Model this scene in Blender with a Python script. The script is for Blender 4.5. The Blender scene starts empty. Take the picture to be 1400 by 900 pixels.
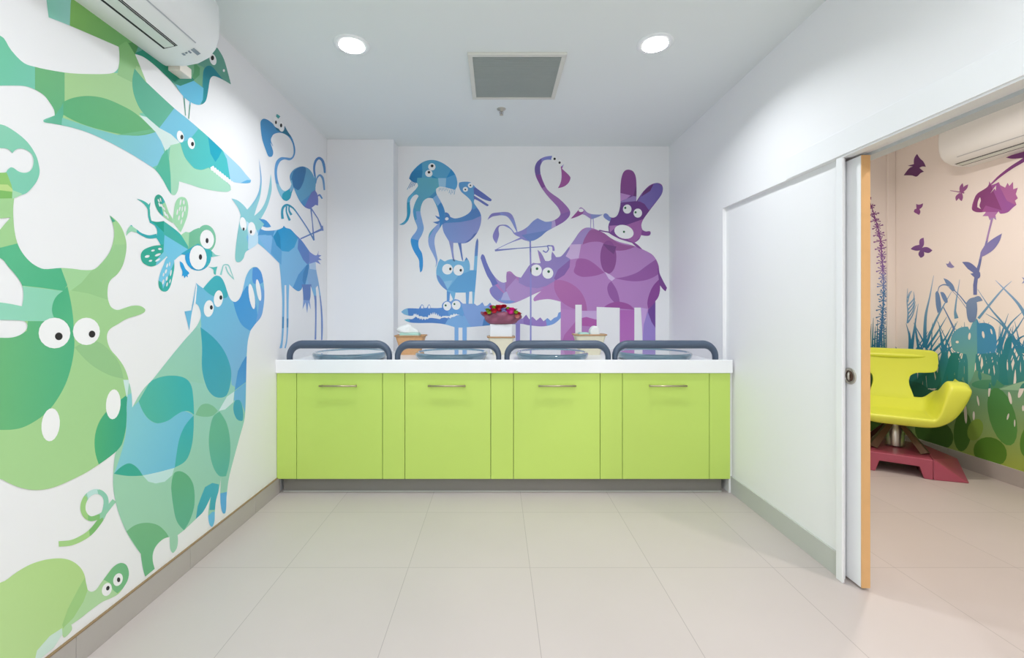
import bpy, bmesh, math, random
from mathutils import Vector, Matrix
from mathutils.geometry import delaunay_2d_cdt

scene = bpy.context.scene
COL = scene.collection
PI = math.pi

# ---------------------------------------------------------------- camera model
F, VX, VY, CZ = 620.0, 679.0, 420.0, 1.28
XL, XR, YB, ZC = -1.505, 1.60, 4.205, 2.77       # left wall, right wall, back wall, ceiling
XRR, YRB = 3.72, 4.245                           # next room: right wall, back wall
YN = -1.7                                        # wall behind the viewpoint

def on_left(x, y, off=0.0):
    d = F * (-XL) / (VX - x)
    return Vector((XL + off, d, CZ + (VY - y) * d / F))
def on_back(x, y, off=0.0):
    return Vector(((x - VX) * YB / F, YB - off, CZ + (VY - y) * YB / F))
def on_far(x, y, off=0.0):
    d = F * XRR / (x - VX)
    return Vector((XRR - off, d, CZ + (VY - y) * d / F))
def on_farback(x, y, off=0.0):
    return Vector(((x - VX) * YRB / F, YRB - off, CZ + (VY - y) * YRB / F))

# ---------------------------------------------------------------- materials
def lin(c):
    return tuple((v / 12.92 if v <= 0.04045 else ((v + 0.055) / 1.055) ** 2.4) for v in c)
def hexc(h):
    return lin(tuple(int(h[i:i + 2], 16) / 255 for i in (0, 2, 4)))

def mat(name, col, rough=0.5, metal=0.0, noise=0.0, nscale=8.0, coat=0.0, bump=0.0, bscale=120.0, emit=None, spec=0.5):
    m = bpy.data.materials.new(name); m.use_nodes = True
    nt = m.node_tree; b = nt.nodes['Principled BSDF']
    c = hexc(col) if isinstance(col, str) else col
    b.inputs['Base Color'].default_value = (*c, 1)
    b.inputs['Roughness'].default_value = rough
    b.inputs['Metallic'].default_value = metal
    b.inputs['Coat Weight'].default_value = coat
    b.inputs['Specular IOR Level'].default_value = spec
    tc = nt.nodes.new('ShaderNodeTexCoord')
    if noise > 0:
        n = nt.nodes.new('ShaderNodeTexNoise'); n.inputs['Scale'].default_value = nscale
        n.inputs['Detail'].default_value = 4
        nt.links.new(tc.outputs['Object'], n.inputs['Vector'])
        r = nt.nodes.new('ShaderNodeMix'); r.data_type = 'RGBA'
        r.inputs[6].default_value = (*[v * (1 - noise) for v in c], 1)
        r.inputs[7].default_value = (*[min(1, v * (1 + noise)) for v in c], 1)
        nt.links.new(n.outputs['Fac'], r.inputs[0]); nt.links.new(r.outputs[2], b.inputs['Base Color'])
    if bump > 0:
        n2 = nt.nodes.new('ShaderNodeTexNoise'); n2.inputs['Scale'].default_value = bscale
        nt.links.new(tc.outputs['Object'], n2.inputs['Vector'])
        bp = nt.nodes.new('ShaderNodeBump'); bp.inputs['Strength'].default_value = bump
        bp.inputs['Distance'].default_value = 0.002
        nt.links.new(n2.outputs['Fac'], bp.inputs['Height']); nt.links.new(bp.outputs['Normal'], b.inputs['Normal'])
    if emit:
        b.inputs['Emission Color'].default_value = (*hexc(emit[0]), 1)
        b.inputs['Emission Strength'].default_value = emit[1]
    return m

M = {}
M['wall'] = mat('white wall paint', 'efeff0', 0.55, noise=0.008, nscale=3, bump=0.03)
M['ceil'] = mat('ceiling paint', 'e6ebea', 0.7, noise=0.008, nscale=2)
M['next_wall'] = mat('next room wall paint', 'f1e9e5', 0.6, noise=0.008, nscale=2)
M['door'] = mat('door laminate', 'eeeff0', 0.35, noise=0.005, nscale=2)
M['wood'] = mat('door edge timber', 'dcae76', 0.5, noise=0.08, nscale=14)
M['skirt'] = mat('grey skirting tile', 'b3aca7', 0.4, noise=0.03, nscale=5)
M['skirt_pale'] = mat('pale grey skirting', 'bfc1bb', 0.45, noise=0.02, nscale=5)
M['brown'] = mat('brown sealant', '8c7453', 0.6, noise=0.05)
M['green'] = mat('lime green laminate', 'c0db69', 0.32, noise=0.012, nscale=2.5)
M['carcass'] = mat('dark cabinet carcass', '5f6f35', 0.7, noise=0.03)
M['kick'] = mat('grey metal plinth', '85827d', 0.45, metal=0.25, noise=0.05, nscale=3)
M['top'] = mat('white solid surface', 'f2f3f5', 0.25, noise=0.005, nscale=3)
M['slate'] = mat('slate grey rail paint', '48566a', 0.42, noise=0.03, nscale=20)
M['dish'] = mat('glossy grey dish', '73909f', 0.06, noise=0.01, coat=1.0)
M['painted_reflection'] = mat('glossy dish top with painted wall reflection', 'bcc7cf', 0.04, noise=0.01, coat=1.0)
M['track'] = mat('pale grey track paint', 'c3c8cb', 0.4, noise=0.02)
M['steel'] = mat('brushed steel', 'c4c0b4', 0.3, metal=0.9, noise=0.04, nscale=40)
M['brass'] = mat('satin nickel handle', 'b9ad92', 0.32, metal=0.85, noise=0.04, nscale=30)
M['plastic'] = mat('white appliance plastic', 'eef1f2', 0.35, noise=0.005)
M['plastic_shade'] = mat('pale grey appliance plastic', 'dbe4df', 0.4, noise=0.005)
M['dark'] = mat('dark slot', '1c2024', 0.6, noise=0.02)
M['plastic_seam'] = mat('grey panel seam', 'b4bac0', 0.5)
M['icon'] = mat('grey printed icons', '8d9aa6', 0.5, noise=0.02)
M['cream'] = mat('cream trunking plastic', 'e8e2d6', 0.45, noise=0.01)
M['black'] = mat('black print', '1d1a1c', 0.6, noise=0.02)
M['greenpupil'] = mat('dark green print', '2c6b45', 0.6, noise=0.02)
M['white'] = mat('white print', 'f4f4f4', 0.55, noise=0.004)
M['grille'] = mat('grey vent mesh', 'a5ada8', 0.6, noise=0.03, nscale=30)
M['ventframe'] = mat('off white vent frame', 'd9d9d0', 0.5, noise=0.01)
M['lens'] = mat('lit lamp lens', 'ffffff', 0.4, emit=('fffdf8', 6.0))
M['chair'] = mat('lime yellow moulded plastic', 'dfe650', 0.34, noise=0.02, nscale=4)
M['maroon'] = mat('maroon base paint', 'a64a5f', 0.38, noise=0.04, nscale=6, coat=0.3)
M['bronze'] = mat('dark bronze metal', '6d5548', 0.35, metal=0.5, noise=0.06, nscale=6)
M['basket_tan'] = mat('tan wicker', 'd9a878', 0.7, noise=0.14, nscale=60, bump=0.4, bscale=150)
M['basket_cream'] = mat('cream painted basket', 'e6dfc6', 0.6, noise=0.05, nscale=40, bump=0.2)
M['rim_brown'] = mat('brown basket rim', 'c09468', 0.6, noise=0.1, nscale=40)
M['tissue'] = mat('white tissue', 'f3f4f1', 0.8, noise=0.01)
M['mint'] = mat('mint packet', 'b5ded0', 0.4, noise=0.02)
M['wrap'] = mat('plum wrapping paper', '97566c', 0.55, noise=0.08, nscale=20)
M['red'] = mat('red petals', 'cf1232', 0.55, noise=0.12, nscale=60)
M['pink'] = mat('magenta petals', 'ea2496', 0.55, noise=0.1, nscale=60)
M['salmon'] = mat('salmon petals', 'e98f8a', 0.55, noise=0.08, nscale=60)
M['lilac'] = mat('lilac petals', '9a9ad6', 0.55, noise=0.08, nscale=60)
M['lime'] = mat('lime green buds', '93b81c', 0.55, noise=0.12, nscale=60)
M['leaf'] = mat('dark green leaves', '3f5634', 0.55, noise=0.12, nscale=40)

def paint_mat():
    m = bpy.data.materials.new('printed mural ink'); m.use_nodes = True
    nt = m.node_tree; b = nt.nodes['Principled BSDF']
    a = nt.nodes.new('ShaderNodeAttribute'); a.attribute_name = 'paint'
    nt.links.new(a.outputs['Color'], b.inputs['Base Color'])
    b.inputs['Roughness'].default_value = 0.55
    return m
M['paint'] = paint_mat()

def floor_mat():
    m = bpy.data.materials.new('pale porcelain floor tile'); m.use_nodes = True
    nt = m.node_tree; b = nt.nodes['Principled BSDF']
    tc = nt.nodes.new('ShaderNodeTexCoord'); mp = nt.nodes.new('ShaderNodeMapping')
    mp.inputs['Location'].default_value = (1.029 + 0.0015, -2.229 + 0.0015 + 0.6 * 10, 0)
    br = nt.nodes.new('ShaderNodeTexBrick'); br.offset = 0.0; br.squash = 1.0
    br.inputs['Scale'].default_value = 1.0
    br.inputs['Brick Width'].default_value = 0.597; br.inputs['Row Height'].default_value = 0.6
    br.inputs['Mortar Size'].default_value = 0.0016; br.inputs['Mortar Smooth'].default_value = 0.2
    br.inputs['Color1'].default_value = (*hexc('bfb5b1'), 1); br.inputs['Color2'].default_value = (*hexc('c2b8b4'), 1)
    br.inputs['Mortar'].default_value = (*hexc('a39a96'), 1)
    nt.links.new(tc.outputs['Object'], mp.inputs['Vector']); nt.links.new(mp.outputs['Vector'], br.inputs['Vector'])
    n = nt.nodes.new('ShaderNodeTexNoise'); n.inputs['Scale'].default_value = 1.7; n.inputs['Detail'].default_value = 5
    nt.links.new(tc.outputs['Object'], n.inputs['Vector'])
    mx = nt.nodes.new('ShaderNodeMix'); mx.data_type = 'RGBA'; mx.blend_type = 'MULTIPLY'
    ramp = nt.nodes.new('ShaderNodeMapRange'); ramp.inputs['To Min'].default_value = 0.93; ramp.inputs['To Max'].default_value = 1.05
    nt.links.new(n.outputs['Fac'], ramp.inputs['Value'])
    nt.links.new(br.outputs['Color'], mx.inputs[6]); nt.links.new(ramp.outputs['Result'], mx.inputs[7]); mx.inputs[0].default_value = 1
    nt.links.new(mx.outputs[2], b.inputs['Base Color'])
    b.inputs['Roughness'].default_value = 0.42
    return m
M['floor'] = floor_mat()

# ---------------------------------------------------------------- mesh helpers
def box(bm, x0, x1, y0, y1, z0, z1):
    vs = [bm.verts.new(p) for p in ((x0,y0,z0),(x1,y0,z0),(x1,y1,z0),(x0,y1,z0),(x0,y0,z1),(x1,y0,z1),(x1,y1,z1),(x0,y1,z1))]
    for f in ((0,3,2,1),(4,5,6,7),(0,1,5,4),(1,2,6,5),(2,3,7,6),(3,0,4,7)):
        bm.faces.new([vs[i] for i in f])
    return vs

def ring(bm, c, u, v, ru, rv, n):
    return [bm.verts.new(c + u * (ru * math.cos(2*PI*i/n)) + v * (rv * math.sin(2*PI*i/n))) for i in range(n)]
def bridge(bm, a, b):
    n = len(a)
    for i in range(n):
        bm.faces.new((a[i], a[(i+1) % n], b[(i+1) % n], b[i]))
def tube(bm, pts, rad, n=12, rad2=None, up=Vector((0, 1, 0))):
    """sweep an ellipse along pts (up = fixed side axis)"""
    pts = [Vector(p) for p in pts]; rings = []
    for i, p in enumerate(pts):
        t = (pts[min(i+1, len(pts)-1)] - pts[max(i-1, 0)]).normalized()
        s = up - t * up.dot(t)
        if s.length < 1e-4: s = Vector((1, 0, 0)) - t * t.x
        s.normalize(); w = t.cross(s)
        r = rad[i] if isinstance(rad, (list, tuple)) else rad
        r2 = r if rad2 is None else (rad2[i] if isinstance(rad2, (list, tuple)) else rad2)
        rings.append(ring(bm, p, s, w, r2, r, n))
    for a, b in zip(rings, rings[1:]): bridge(bm, a, b)
    bm.faces.new(rings[0]); bm.faces.new(list(reversed(rings[-1])))
def lathe(bm, prof, c=(0, 0, 0), n=32, sx=1.0, sy=1.0):
    """prof: list of (r, z); r == 0 collapses to a point"""
    c = Vector(c); rows = []
    for r, z in prof:
        if r < 1e-6: rows.append([bm.verts.new(c + Vector((0, 0, z)))])
        else: rows.append([bm.verts.new(c + Vector((r*sx*math.cos(2*PI*i/n), r*sy*math.sin(2*PI*i/n), z))) for i in range(n)])
    for a, b in zip(rows, rows[1:]):
        for i in range(n):
            j = (i+1) % n
            if len(a) == 1 and len(b) == 1: continue
            if len(a) == 1: bm.faces.new((a[0], b[j], b[i]))
            elif len(b) == 1: bm.faces.new((a[i], a[j], b[0]))
            else: bm.faces.new((a[i], a[j], b[j], b[i]))
def prism(bm, poly, fa, fb):
    """poly of 2-D points, fa/fb map a 2-D point to the two end faces"""
    a = [bm.verts.new(fa(p)) for p in poly]; b = [bm.verts.new(fb(p)) for p in poly]
    bridge(bm, a, b); bm.faces.new(list(reversed(a))); bm.faces.new(b)

def obj(name, bm, m, parent=None, smooth=False, bevel=0.0, seg=2):
    bmesh.ops.recalc_face_normals(bm, faces=bm.faces)
    me = bpy.data.meshes.new(name); bm.to_mesh(me); bm.free()
    o = bpy.data.objects.new(name, me); COL.objects.link(o)
    me.materials.append(m)
    if smooth:
        for p in me.polygons: p.use_smooth = True
    if bevel:
        b = o.modifiers.new('bevel', 'BEVEL'); b.width = bevel; b.segments = seg; b.limit_method = 'ANGLE'; b.angle_limit = math.radians(40)
        b.harden_normals = False
    if parent: 
        o.parent = parent
        o.matrix_parent_inverse = Matrix.Translation(-parent.location) if parent.rotation_euler[2] == 0 else Matrix()
    return o
def tag(o, label, cat, group=None, kind=None):
    if label: o['label'] = label
    if cat: o['category'] = cat
    if group: o['group'] = group
    if kind: o['kind'] = kind
    return o
def struct(name, bm, m, label=None, bevel=0.0):
    o = obj(name, bm, m, bevel=bevel); o['kind'] = 'structure'
    if label: o['label'] = label
    return o
def thing(name, label, cat, loc=(0, 0, 0), group=None):
    o = bpy.data.objects.new(name, None); COL.objects.link(o); o.empty_display_size = 0.1
    o.location = loc
    return tag(o, label, cat, group)
def NB(): return bmesh.new()
def bx(name, m, dims, parent=None, bevel=0.0):
    b = NB(); box(b, *dims); return obj(name, b, m, parent, bevel=bevel)
def dup(root, delta, label=None):
    r = root.copy(); COL.objects.link(r); r.location = Vector(root.location) + Vector(delta)
    if label: r['label'] = label
    def kids(src, dst):
        for ch in list(src.children):
            c = ch.copy(); COL.objects.link(c); c.parent = dst
            kids(ch, c)
    kids(root, r)
    return r
# ================================================================ the room
b = NB(); box(b, XL - 0.1, XRR + 0.1, YN - 0.1, YRB + 0.1, -0.1, 0.0); struct('floor', b, M['floor'])
b = NB(); box(b, XL - 0.1, XRR + 0.1, YN - 0.1, YRB + 0.1, ZC, ZC + 0.1); struct('ceiling', b, M['ceil'])
b = NB(); box(b, XL - 0.1, XL, YN - 0.1, YB + 0.1, 0, ZC); struct('wall_left', b, M['wall'])
b = NB(); box(b, XL, XR + 0.02, YB, YB + 0.1, 0, ZC); struct('wall_back', b, M['wall'])
b = NB(); box(b, XL, XRR, YN - 0.1, YN, 0, ZC); struct('wall_front', b, M['wall'])
XCOL = (538 - VX) * 4.02 / F
b = NB(); box(b, XL, XCOL, 4.02, YB, 0, ZC); struct('wall_column', b, M['wall'], bevel=0.004)

# right wall: header, far piece, recessed sliding-door cover panel, near piece
HZ, YJ, YREC, YO = 1.98, 2.10, 3.21, 1.02
b = NB(); box(b, XR, 1.75, YN, YB, HZ, ZC); box(b, XR, 1.75, YREC, YB, 0, HZ)
box(b, XR, 1.75, YN, YO, 0, HZ)
struct('wall_right', b, M['wall'])
b = NB(); box(b, XR + 0.024, XR + 0.04, YJ + 0.04, YREC, 0, HZ)
struct('trim_1', b, M['wall'], 'recessed white cover panel of the sliding door pocket')
b = NB(); box(b, XR + 0.0, XR + 0.012, YJ, YJ + 0.04, 0, HZ); box(b, XR + 0.012, XR + 0.040, YJ + 0.03, YJ + 0.04, 0, HZ); struct('trim_2', b, M['door'], 'white jamb at the mouth of the sliding door pocket', bevel=0.003)
b = NB(); box(b, 1.72, 1.75, 2.20, YREC, 0, HZ); struct('trim_3', b, M['next_wall'])
b = NB(); box(b, XR - 0.006, XR + 0.002, YN, 2.50, HZ + 0.002, HZ + 0.118); struct('trim_4', b, M['door'], 'flat white header board above the doorway', bevel=0.002)
# door head soffit lining with the sliding track
b = NB(); box(b, XR + 0.0005, XR + 0.044, YO, YJ, HZ - 0.006, HZ); struct('trim_5', b, M['door'])
b = NB(); box(b, 1.688, 1.752, YO, YREC, HZ - 0.014, HZ); struct('trim_6', b, M['track'], 'grey metal sliding door track')

# skirtings
def skirt_tiles(name, axis, c0, c1, plane, sgn, h, m, joints, thick=0.011):
    bm = NB(); js = [c0] + [j for j in joints if c0 + 0.03 < j < c1 - 0.03] + [c1]
    for a, e in zip(js, js[1:]):
        g = 0.0008
        p0, p1 = (plane, plane + sgn * thick); p0, p1 = min(p0, p1), max(p0, p1)
        if axis == 'y': box(bm, p0, p1, a + g, e - g, 0, h)
        else: box(bm, a + g, e - g, p0, p1, 0, h)
    return struct(name, bm, m, bevel=0.0015)
J = [2.212 + 0.6 * k for k in range(-8, 6)]
skirt_tiles('baseboard_left', 'y', YN, 3.13, XL, 1, 0.108, M['skirt'], J)
b = NB(); box(b, XL, XL + 0.012, YN, 3.13, 0.108, 0.1115); struct('trim_7', b, M['brown'], 'thin brown sealant line along the top of the left skirting')
skirt_tiles('baseboard_right', 'y', YJ + 0.045, 3.15, XR + 0.024, -1, 0.115, M['skirt_pale'], [])
skirt_tiles('baseboard_next_room', 'y', YN, YRB, XRR, -1, 0.118, M['skirt'], [2.229 + 0.6 * k + .3 for k in range(-8, 6)])
skirt_tiles('baseboard_back', 'x', 1.76, XRR - 0.02, YRB, -1, 0.118, M['skirt'], [2.2, 2.8, 3.4])

# next room
b = NB(); box(b, XRR, XRR + 0.1, YN - 0.1, YRB + 0.1, 0, ZC); struct('wall_next_room_right', b, M['next_wall'])
b = NB(); box(b, 1.75, XRR, YRB, YRB + 0.1, 0, ZC); struct('wall_next_room_back', b, M['next_wall'])
b = NB(); box(b, 3.645, XRR, 4.224, YRB, 0.0, ZC); struct('trim_8', b, M['next_wall'], 'slim boxed pipe duct in the corner of the next room', bevel=0.006)
b = NB(); box(b, 1.5995, XR + 0.023, 3.125, YREC, 0, 0.829); struct('trim_9', b, M['wall'], 'narrow white end panel between the cabinets and the right wall')
b = NB(); box(b, 1.75, 1.752, YREC, YRB, 0, ZC); struct('wall_next_room_left', b, M['next_wall'])

# sliding door leaf
o = bx('door_1', M['door'], (1.646, 1.685, 2.049, 2.95, 0.012, HZ - 0.014), bevel=0.0015); tag(o, 'white sliding door leaf pushed back into its wall pocket', None, kind='structure')
e = bx('door_edge', M['wood'], (1.6462, 1.6848, 2.0445, 2.0495, 0.012, HZ - 0.014), o); e['label'] = 'pale timber edge of the sliding door'
zc = CZ - (515 - VY) * 2.1 / F; yc = F * 1.646 / (1162 - VX)
def dial(prof, n=28):
    bm = NB(); rows = []
    for r, q in prof:
        rows.append([bm.verts.new((1.646 - q, yc + r*math.cos(2*PI*i/n), zc + r*math.sin(2*PI*i/n))) for i in range(n)])
    for a, c in zip(rows, rows[1:]): bridge(bm, a, c)
    bm.faces.new(rows[-1]); bm.faces.new(list(reversed(rows[0])))
    return bm
h = obj('flush_pull', dial([(0.0385, 0), (0.0385, 0.003), (0.036, 0.005), (0.027, 0.005), (0.025, 0.001)]), M['steel'], o, smooth=False); h['label'] = 'round steel flush pull'
obj('pull_cup', dial([(0.0245, 0.0012), (0.0245, 0.0018)]), M['bronze'], h)
bm = NB(); tube(bm, [(1.644, yc, zc - 0.018), (1.639, yc, zc - 0.008), (1.639, yc, zc + 0.008), (1.644, yc, zc + 0.018)], 0.006, 10); obj('thumb_turn', bm, M['steel'], h, smooth=True)

# ================================================================ counter
FY = 3.10
PX = lambda x, d=FY: (x - VX) * d / F
T0, T1 = XL, XR + 0.02
# plinth
o = bx('plinth', M['kick'], (PX(383), PX(991), 3.148, 3.17, 0, 0.104)); tag(o, 'grey metal plinth under the green cabinets', 'plinth')
t = bx('floor_seal', M['skirt_pale'], (PX(383), PX(991), 3.144, 3.148, 0, 0.006), o)
ZB0, ZB1 = 0.1043, 0.829
ZT = 0.888                                       # worktop surface behind its raised front lip
xs = [379, 405.5, 523, 553.5, 671, 702, 820.5, 851, 970, 998.5]
def px(v): return PX(v)
lab = ['far left', 'between the first and second cabinets', 'in the middle of the counter', 'between the third and fourth cabinets', 'far right']
for k in range(5):
    x0, x1 = px(xs[2*k]) + 0.0015, px(xs[2*k+1]) - 0.0015
    if k == 0: x0 = XL + 0.002
    bm = NB(); box(bm, x0, x1, FY, FY + 0.018, ZB0, ZB1); box(bm, x0 + 0.001, x1 - 0.001, FY + 0.018, FY + 0.065, ZB0, ZB0 + 0.018)
    o = obj('filler_panel', bm, M['green'], bevel=0.0012)
    txt = ['narrow lime green filler panel at the far left beside the mural wall',
           'narrow lime green filler panel between the first and second cabinet doors',
           'narrow lime green filler panel between the two middle cabinet doors',
           'narrow lime green filler panel between the third and fourth cabinet doors',
           'narrow lime green filler panel at the far right beside the white wall'][k]
    tag(o, txt, 'panel', 'filler panels of the counter')
names = ['lime green cabinet with bar handle, leftmost of the four', 'lime green cabinet with bar handle, second from the left',
         'lime green cabinet with bar handle, third from the left', 'lime green cabinet with bar handle, rightmost of the four']
for k in range(4):
    x0, x1 = px(xs[2*k+1]), px(xs[2*k+2])
    r = thing('cabinet', names[k], 'cabinet', ((x0+x1)/2, FY, ZB0), 'cabinets of the counter')
    bm = NB(); box(bm, x0 + 0.003, x1 - 0.003, FY + 0.021, FY + 0.55, ZB0, ZB1); obj('body', bm, M['carcass'], r)
    bm = NB(); box(bm, x0 + 0.002, x1 - 0.002, FY, FY + 0.019, ZB0, ZB1 - 0.001); d = obj('door', bm, M['green'], r, bevel=0.0012)
    cx = px([464, 611.5, 761, 911.5][k]); z = CZ - (527 - VY) * FY / F; w = 0.128
    bm = NB()
    tube(bm, [(cx - w, FY - 0.03, z), (cx + w, FY - 0.03, z)], 0.0062, 12, up=Vector((0, 0, 1)))
    for s in (-1, 1):
        tube(bm, [(cx + s*(w - 0.012), FY + 0.001, z), (cx + s*(w - 0.012), FY - 0.03, z)], 0.005, 10, up=Vector((0, 0, 1)))
    hd = obj('handle', bm, M['brass'], d, smooth=True)
# worktop with notch round the column and a raised front lip
bm = NB()
yf = 3.085; yl = yf + 0.028
poly = [(T0, yl), (PX(1002, yf), yl), (PX(1002, yf), YREC), (XR, YREC + 0.001), (XR, YB), (XCOL, YB), (XCOL, 4.02), (T0, 4.02)]
prism(bm, poly, lambda p: Vector((p[0], p[1], 0.830)), lambda p: Vector((p[0], p[1], ZT)))
wt = obj('worktop', bm, M['top']); tag(wt, 'long thick white worktop over the lime green cabinets', 'worktop')
bm = NB(); box(bm, T0, PX(1002, yf), yf, yl, 0.830, 0.92); obj('front_lip', bm, M['top'], wt, bevel=0.003)

# grab rails
def rail(x0, x1, label):
    y = 3.145; k = y / F
    xa, xb = (x0 - VX) * k, (x1 - VX) * k
    zt = CZ - (465.5 - VY) * k
    rt, rl, R = 0.0285, 0.0185, 0.085
    r = thing('grab_rail', label, 'rail', ((xa + xb)/2, y, ZT), 'grab rails on the worktop')
    bm = NB(); pts, rad = [], []
    n = 10
    za = zt - rt
    pts.append((xa + rl, y, ZT)); rad.append(rl)
    for i in range(n + 1):
        a = PI/2 * i / n
        pts.append((xa + rl + R - R*math.cos(a), y, za - R + R*math.sin(a))); rad.append(rl + (rt - rl) * (i / n))
    for i in range(n + 1):
        a = PI/2 * i / n
        pts.append((xb - rl - R + R*math.sin(a), y, za - R + R*math.cos(a))); rad.append(rt + (rl - rt) * (i / n))
    pts.append((xb - rl, y, ZT)); rad.append(rl)
    tube(bm, pts, rad, 20, rad2=[0.026]*len(pts), up=Vector((0, 1, 0)))
    obj('tube', bm, M['slate'], r, smooth=True)
    for xx in (xa + rl, xb - rl):
        bm = NB(); lathe(bm, [(0, 0), (0.022, 0), (0.022, 0.002), (0.019, 0.003), (0, 0.003)], (xx, y, ZT), 20, 1, 1.25); obj('foot_flange', bm, M['slate'], r, smooth=False)
rail(392.5, 536, 'dark slate tubular grab rail on the worktop, leftmost of four')
rail(540, 685.5, 'dark slate tubular grab rail on the worktop, second from the left')
rail(689.5, 835, 'dark slate tubular grab rail on the worktop, third from the left')
rail(837, 981.5, 'dark slate tubular grab rail on the worktop, rightmost of four')

# round glossy dishes
for x, pos in ((479.5, 'behind the leftmost rail'), (617.5, 'behind the second rail from the left'), (754.5, 'behind the third rail from the left'), (893.5, 'behind the rightmost rail')):
    y = 3.43; X = (x - VX) * y / F
    r = thing('round_dish', 'low round glossy grey dish on the worktop ' + pos, 'dish', (X, y, ZT), 'round dishes on the worktop')
    bm = NB()
    lathe(bm, [(0, 0.0), (0.238, 0.0), (0.255, 0.006), (0.267, 0.02), (0.272, 0.038), (0.270, 0.05), (0.264, 0.0565), (0.256, 0.058), (0.248, 0.0555), (0.243, 0.05), (0.238, 0.047), (0.0, 0.047)], (X, y, ZT + .0003), 72)
    d = obj('bowl', bm, M['dish'], r, smooth=True)
    md = d.modifiers.new('es', 'EDGE_SPLIT'); md.split_angle = math.radians(50)
    bm = NB(); lathe(bm, [(0, 0.0475), (0.236, 0.0475), (0.239, 0.0485), (0.236, 0.0505), (0, 0.0505)], (X, y, ZT + .0003), 72)  # thin disc paler than the bowl: reflection of the white wall put into its colour
    d = obj('painted_reflection', bm, M['painted_reflection'], r); d['label'] = 'glossy inside surface, paled to stand for the reflected wall'

# baskets with tissues and flowers
def basket(name, x, top, hw, y, m, rim, label, contents):
    X = (x - VX) * y / F; zt = CZ - (top - VY) * y / F; z0 = ZT + 0.0003
    w = hw * y / F
    r = thing(name, label, 'basket', (X, y, z0))
    bm = NB(); prof = [(0.62, z0), (0.80, z0 + (zt-z0)*0.5), (1.0, zt)]
    rows = []
    for s, z in prof + [(0.94, zt), (0.75, z0 + (zt-z0)*0.5), (0.56, z0 + 0.008)]:
        a, c = w * s, 0.075 * (0.75 + 0.25 * s)
        rr = []
        for qx, qy in ((-1,-1),(1,-1),(1,1),(-1,1)):
            for j in range(5):
                ang = math.atan2(qy, qx) - PI/4 + PI/2 * j/4
                rr.append(bm.verts.new((X + qx*(a - 0.018) + 0.018*math.cos(ang), y + qy*(c - 0.018) + 0.018*math.sin(ang), z)))
        rows.append(rr)
    for p, q in zip(rows, rows[1:]): bridge(bm, p, q)
    bm.faces.new(list(reversed(rows[0]))); bm.faces.new(rows[-1])
    obj('tray', bm, m, r)
    bm = NB(); a, c = w + 0.002, 0.077; pts = []
    for qx, qy in ((-1,-1),(1,-1),(1,1),(-1,1)):
        for j in range(5):
            ang = math.atan2(qy, qx) - PI/4 + PI/2*j/4
            pts.append(Vector((X + qx*(a-0.018) + 0.02*math.cos(ang), y + qy*(c-0.018) + 0.02*math.sin(ang), zt - 0.003)))
    rings = []
    for i, p in enumerate(pts):
        t = (pts[(i+1) % len(pts)] - pts[i-1]).normalized(); s = t.cross(Vector((0, 0, 1)))
        rings.append(ring(bm, p, s, Vector((0, 0, 1)), 0.0045, 0.006, 8))
    for i in range(len(rings)): bridge(bm, rings[i], rings[(i+1) % len(rings)])
    obj('rim', bm, rim, r, smooth=True)
    return X, y, zt, w, z0

def tuft(bm, X, y, z, w, d, h, seed, n=18, m=9):
    random.seed(seed); rows = []
    ph = [random.uniform(0, 6.28) for _ in range(4)]
    for j in range(m):
        v = j / (m - 1); rr = []
        for i in range(n):
            a = 2*PI*i/n
            k = (1 - v**2.2) ** 0.5 if v < 1 else 0
            k = max(k, 0.04) * (1 + 0.16*math.sin(3*a + ph[0] + 3*v) + 0.12*math.sin(5*a + ph[1] - 4*v))
            rr.append(bm.verts.new((X + w*k*math.cos(a) + 0.012*math.sin(4*v + ph[2]), y + d*k*math.sin(a), z + h*v*(1 + 0.1*math.sin(2*a + ph[3])))))
        rows.append(rr)
    for p, q in zip(rows, rows[1:]): bridge(bm, p, q)
    bm.faces.new(list(reversed(rows[0]))); bm.faces.new(rows[-1])

X, y, zt, w, z0 = basket('basket', 562, 458.5, 19.5, 3.78, M['basket_tan'], M['rim_brown'], 'small tan wicker basket of tissues beside the white column', None)
bm = NB(); box(bm, X - 0.09, X + 0.075, y - 0.05, y + 0.05, z0 + 0.010, zt + 0.022); o = obj('wipes_packet', bm, M['mint'], bevel=0.012); tag(o, 'mint and white wipes packet in the tan basket', 'packet')
bm = NB(); tuft(bm, X - 0.03, y, zt + 0.0225, 0.08, 0.042, 0.068, 3); o = obj('tissue', bm, M['tissue'], smooth=True); tag(o, 'crumpled white tissue pulled up from the tan basket', 'tissue')

X, y, zt, w, z0 = basket('basket', 805.5, 457, 21, 3.78, M['basket_cream'], M['rim_brown'], 'cream basket with brown rim in front of the purple rhinoceros', None)
bm = NB(); box(bm, X - 0.09, X - 0.005, y - 0.045, y + 0.045, z0 + 0.010, zt + 0.016); o = obj('wipes_packet', bm, M['mint'], bevel=0.014); tag(o, 'mint wipes packet in the cream basket at the right', 'packet')
bm = NB(); prism(bm, [(-.03, 0), (.055, 0), (.05, .20), (.03, .225), (-.0, .225), (-.028, .195)], lambda p: Vector((X + 0.03 + p[0], y - 0.04, z0 + 0.010 + p[1])), lambda p: Vector((X + 0.03 + p[0], y + 0.04, z0 + 0.010 + p[1]))); o = obj('tissue_box', bm, M['tissue'], bevel=0.012); tag(o, 'tall rounded white tissue pack in the cream basket at the right', 'tissue box')

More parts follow.
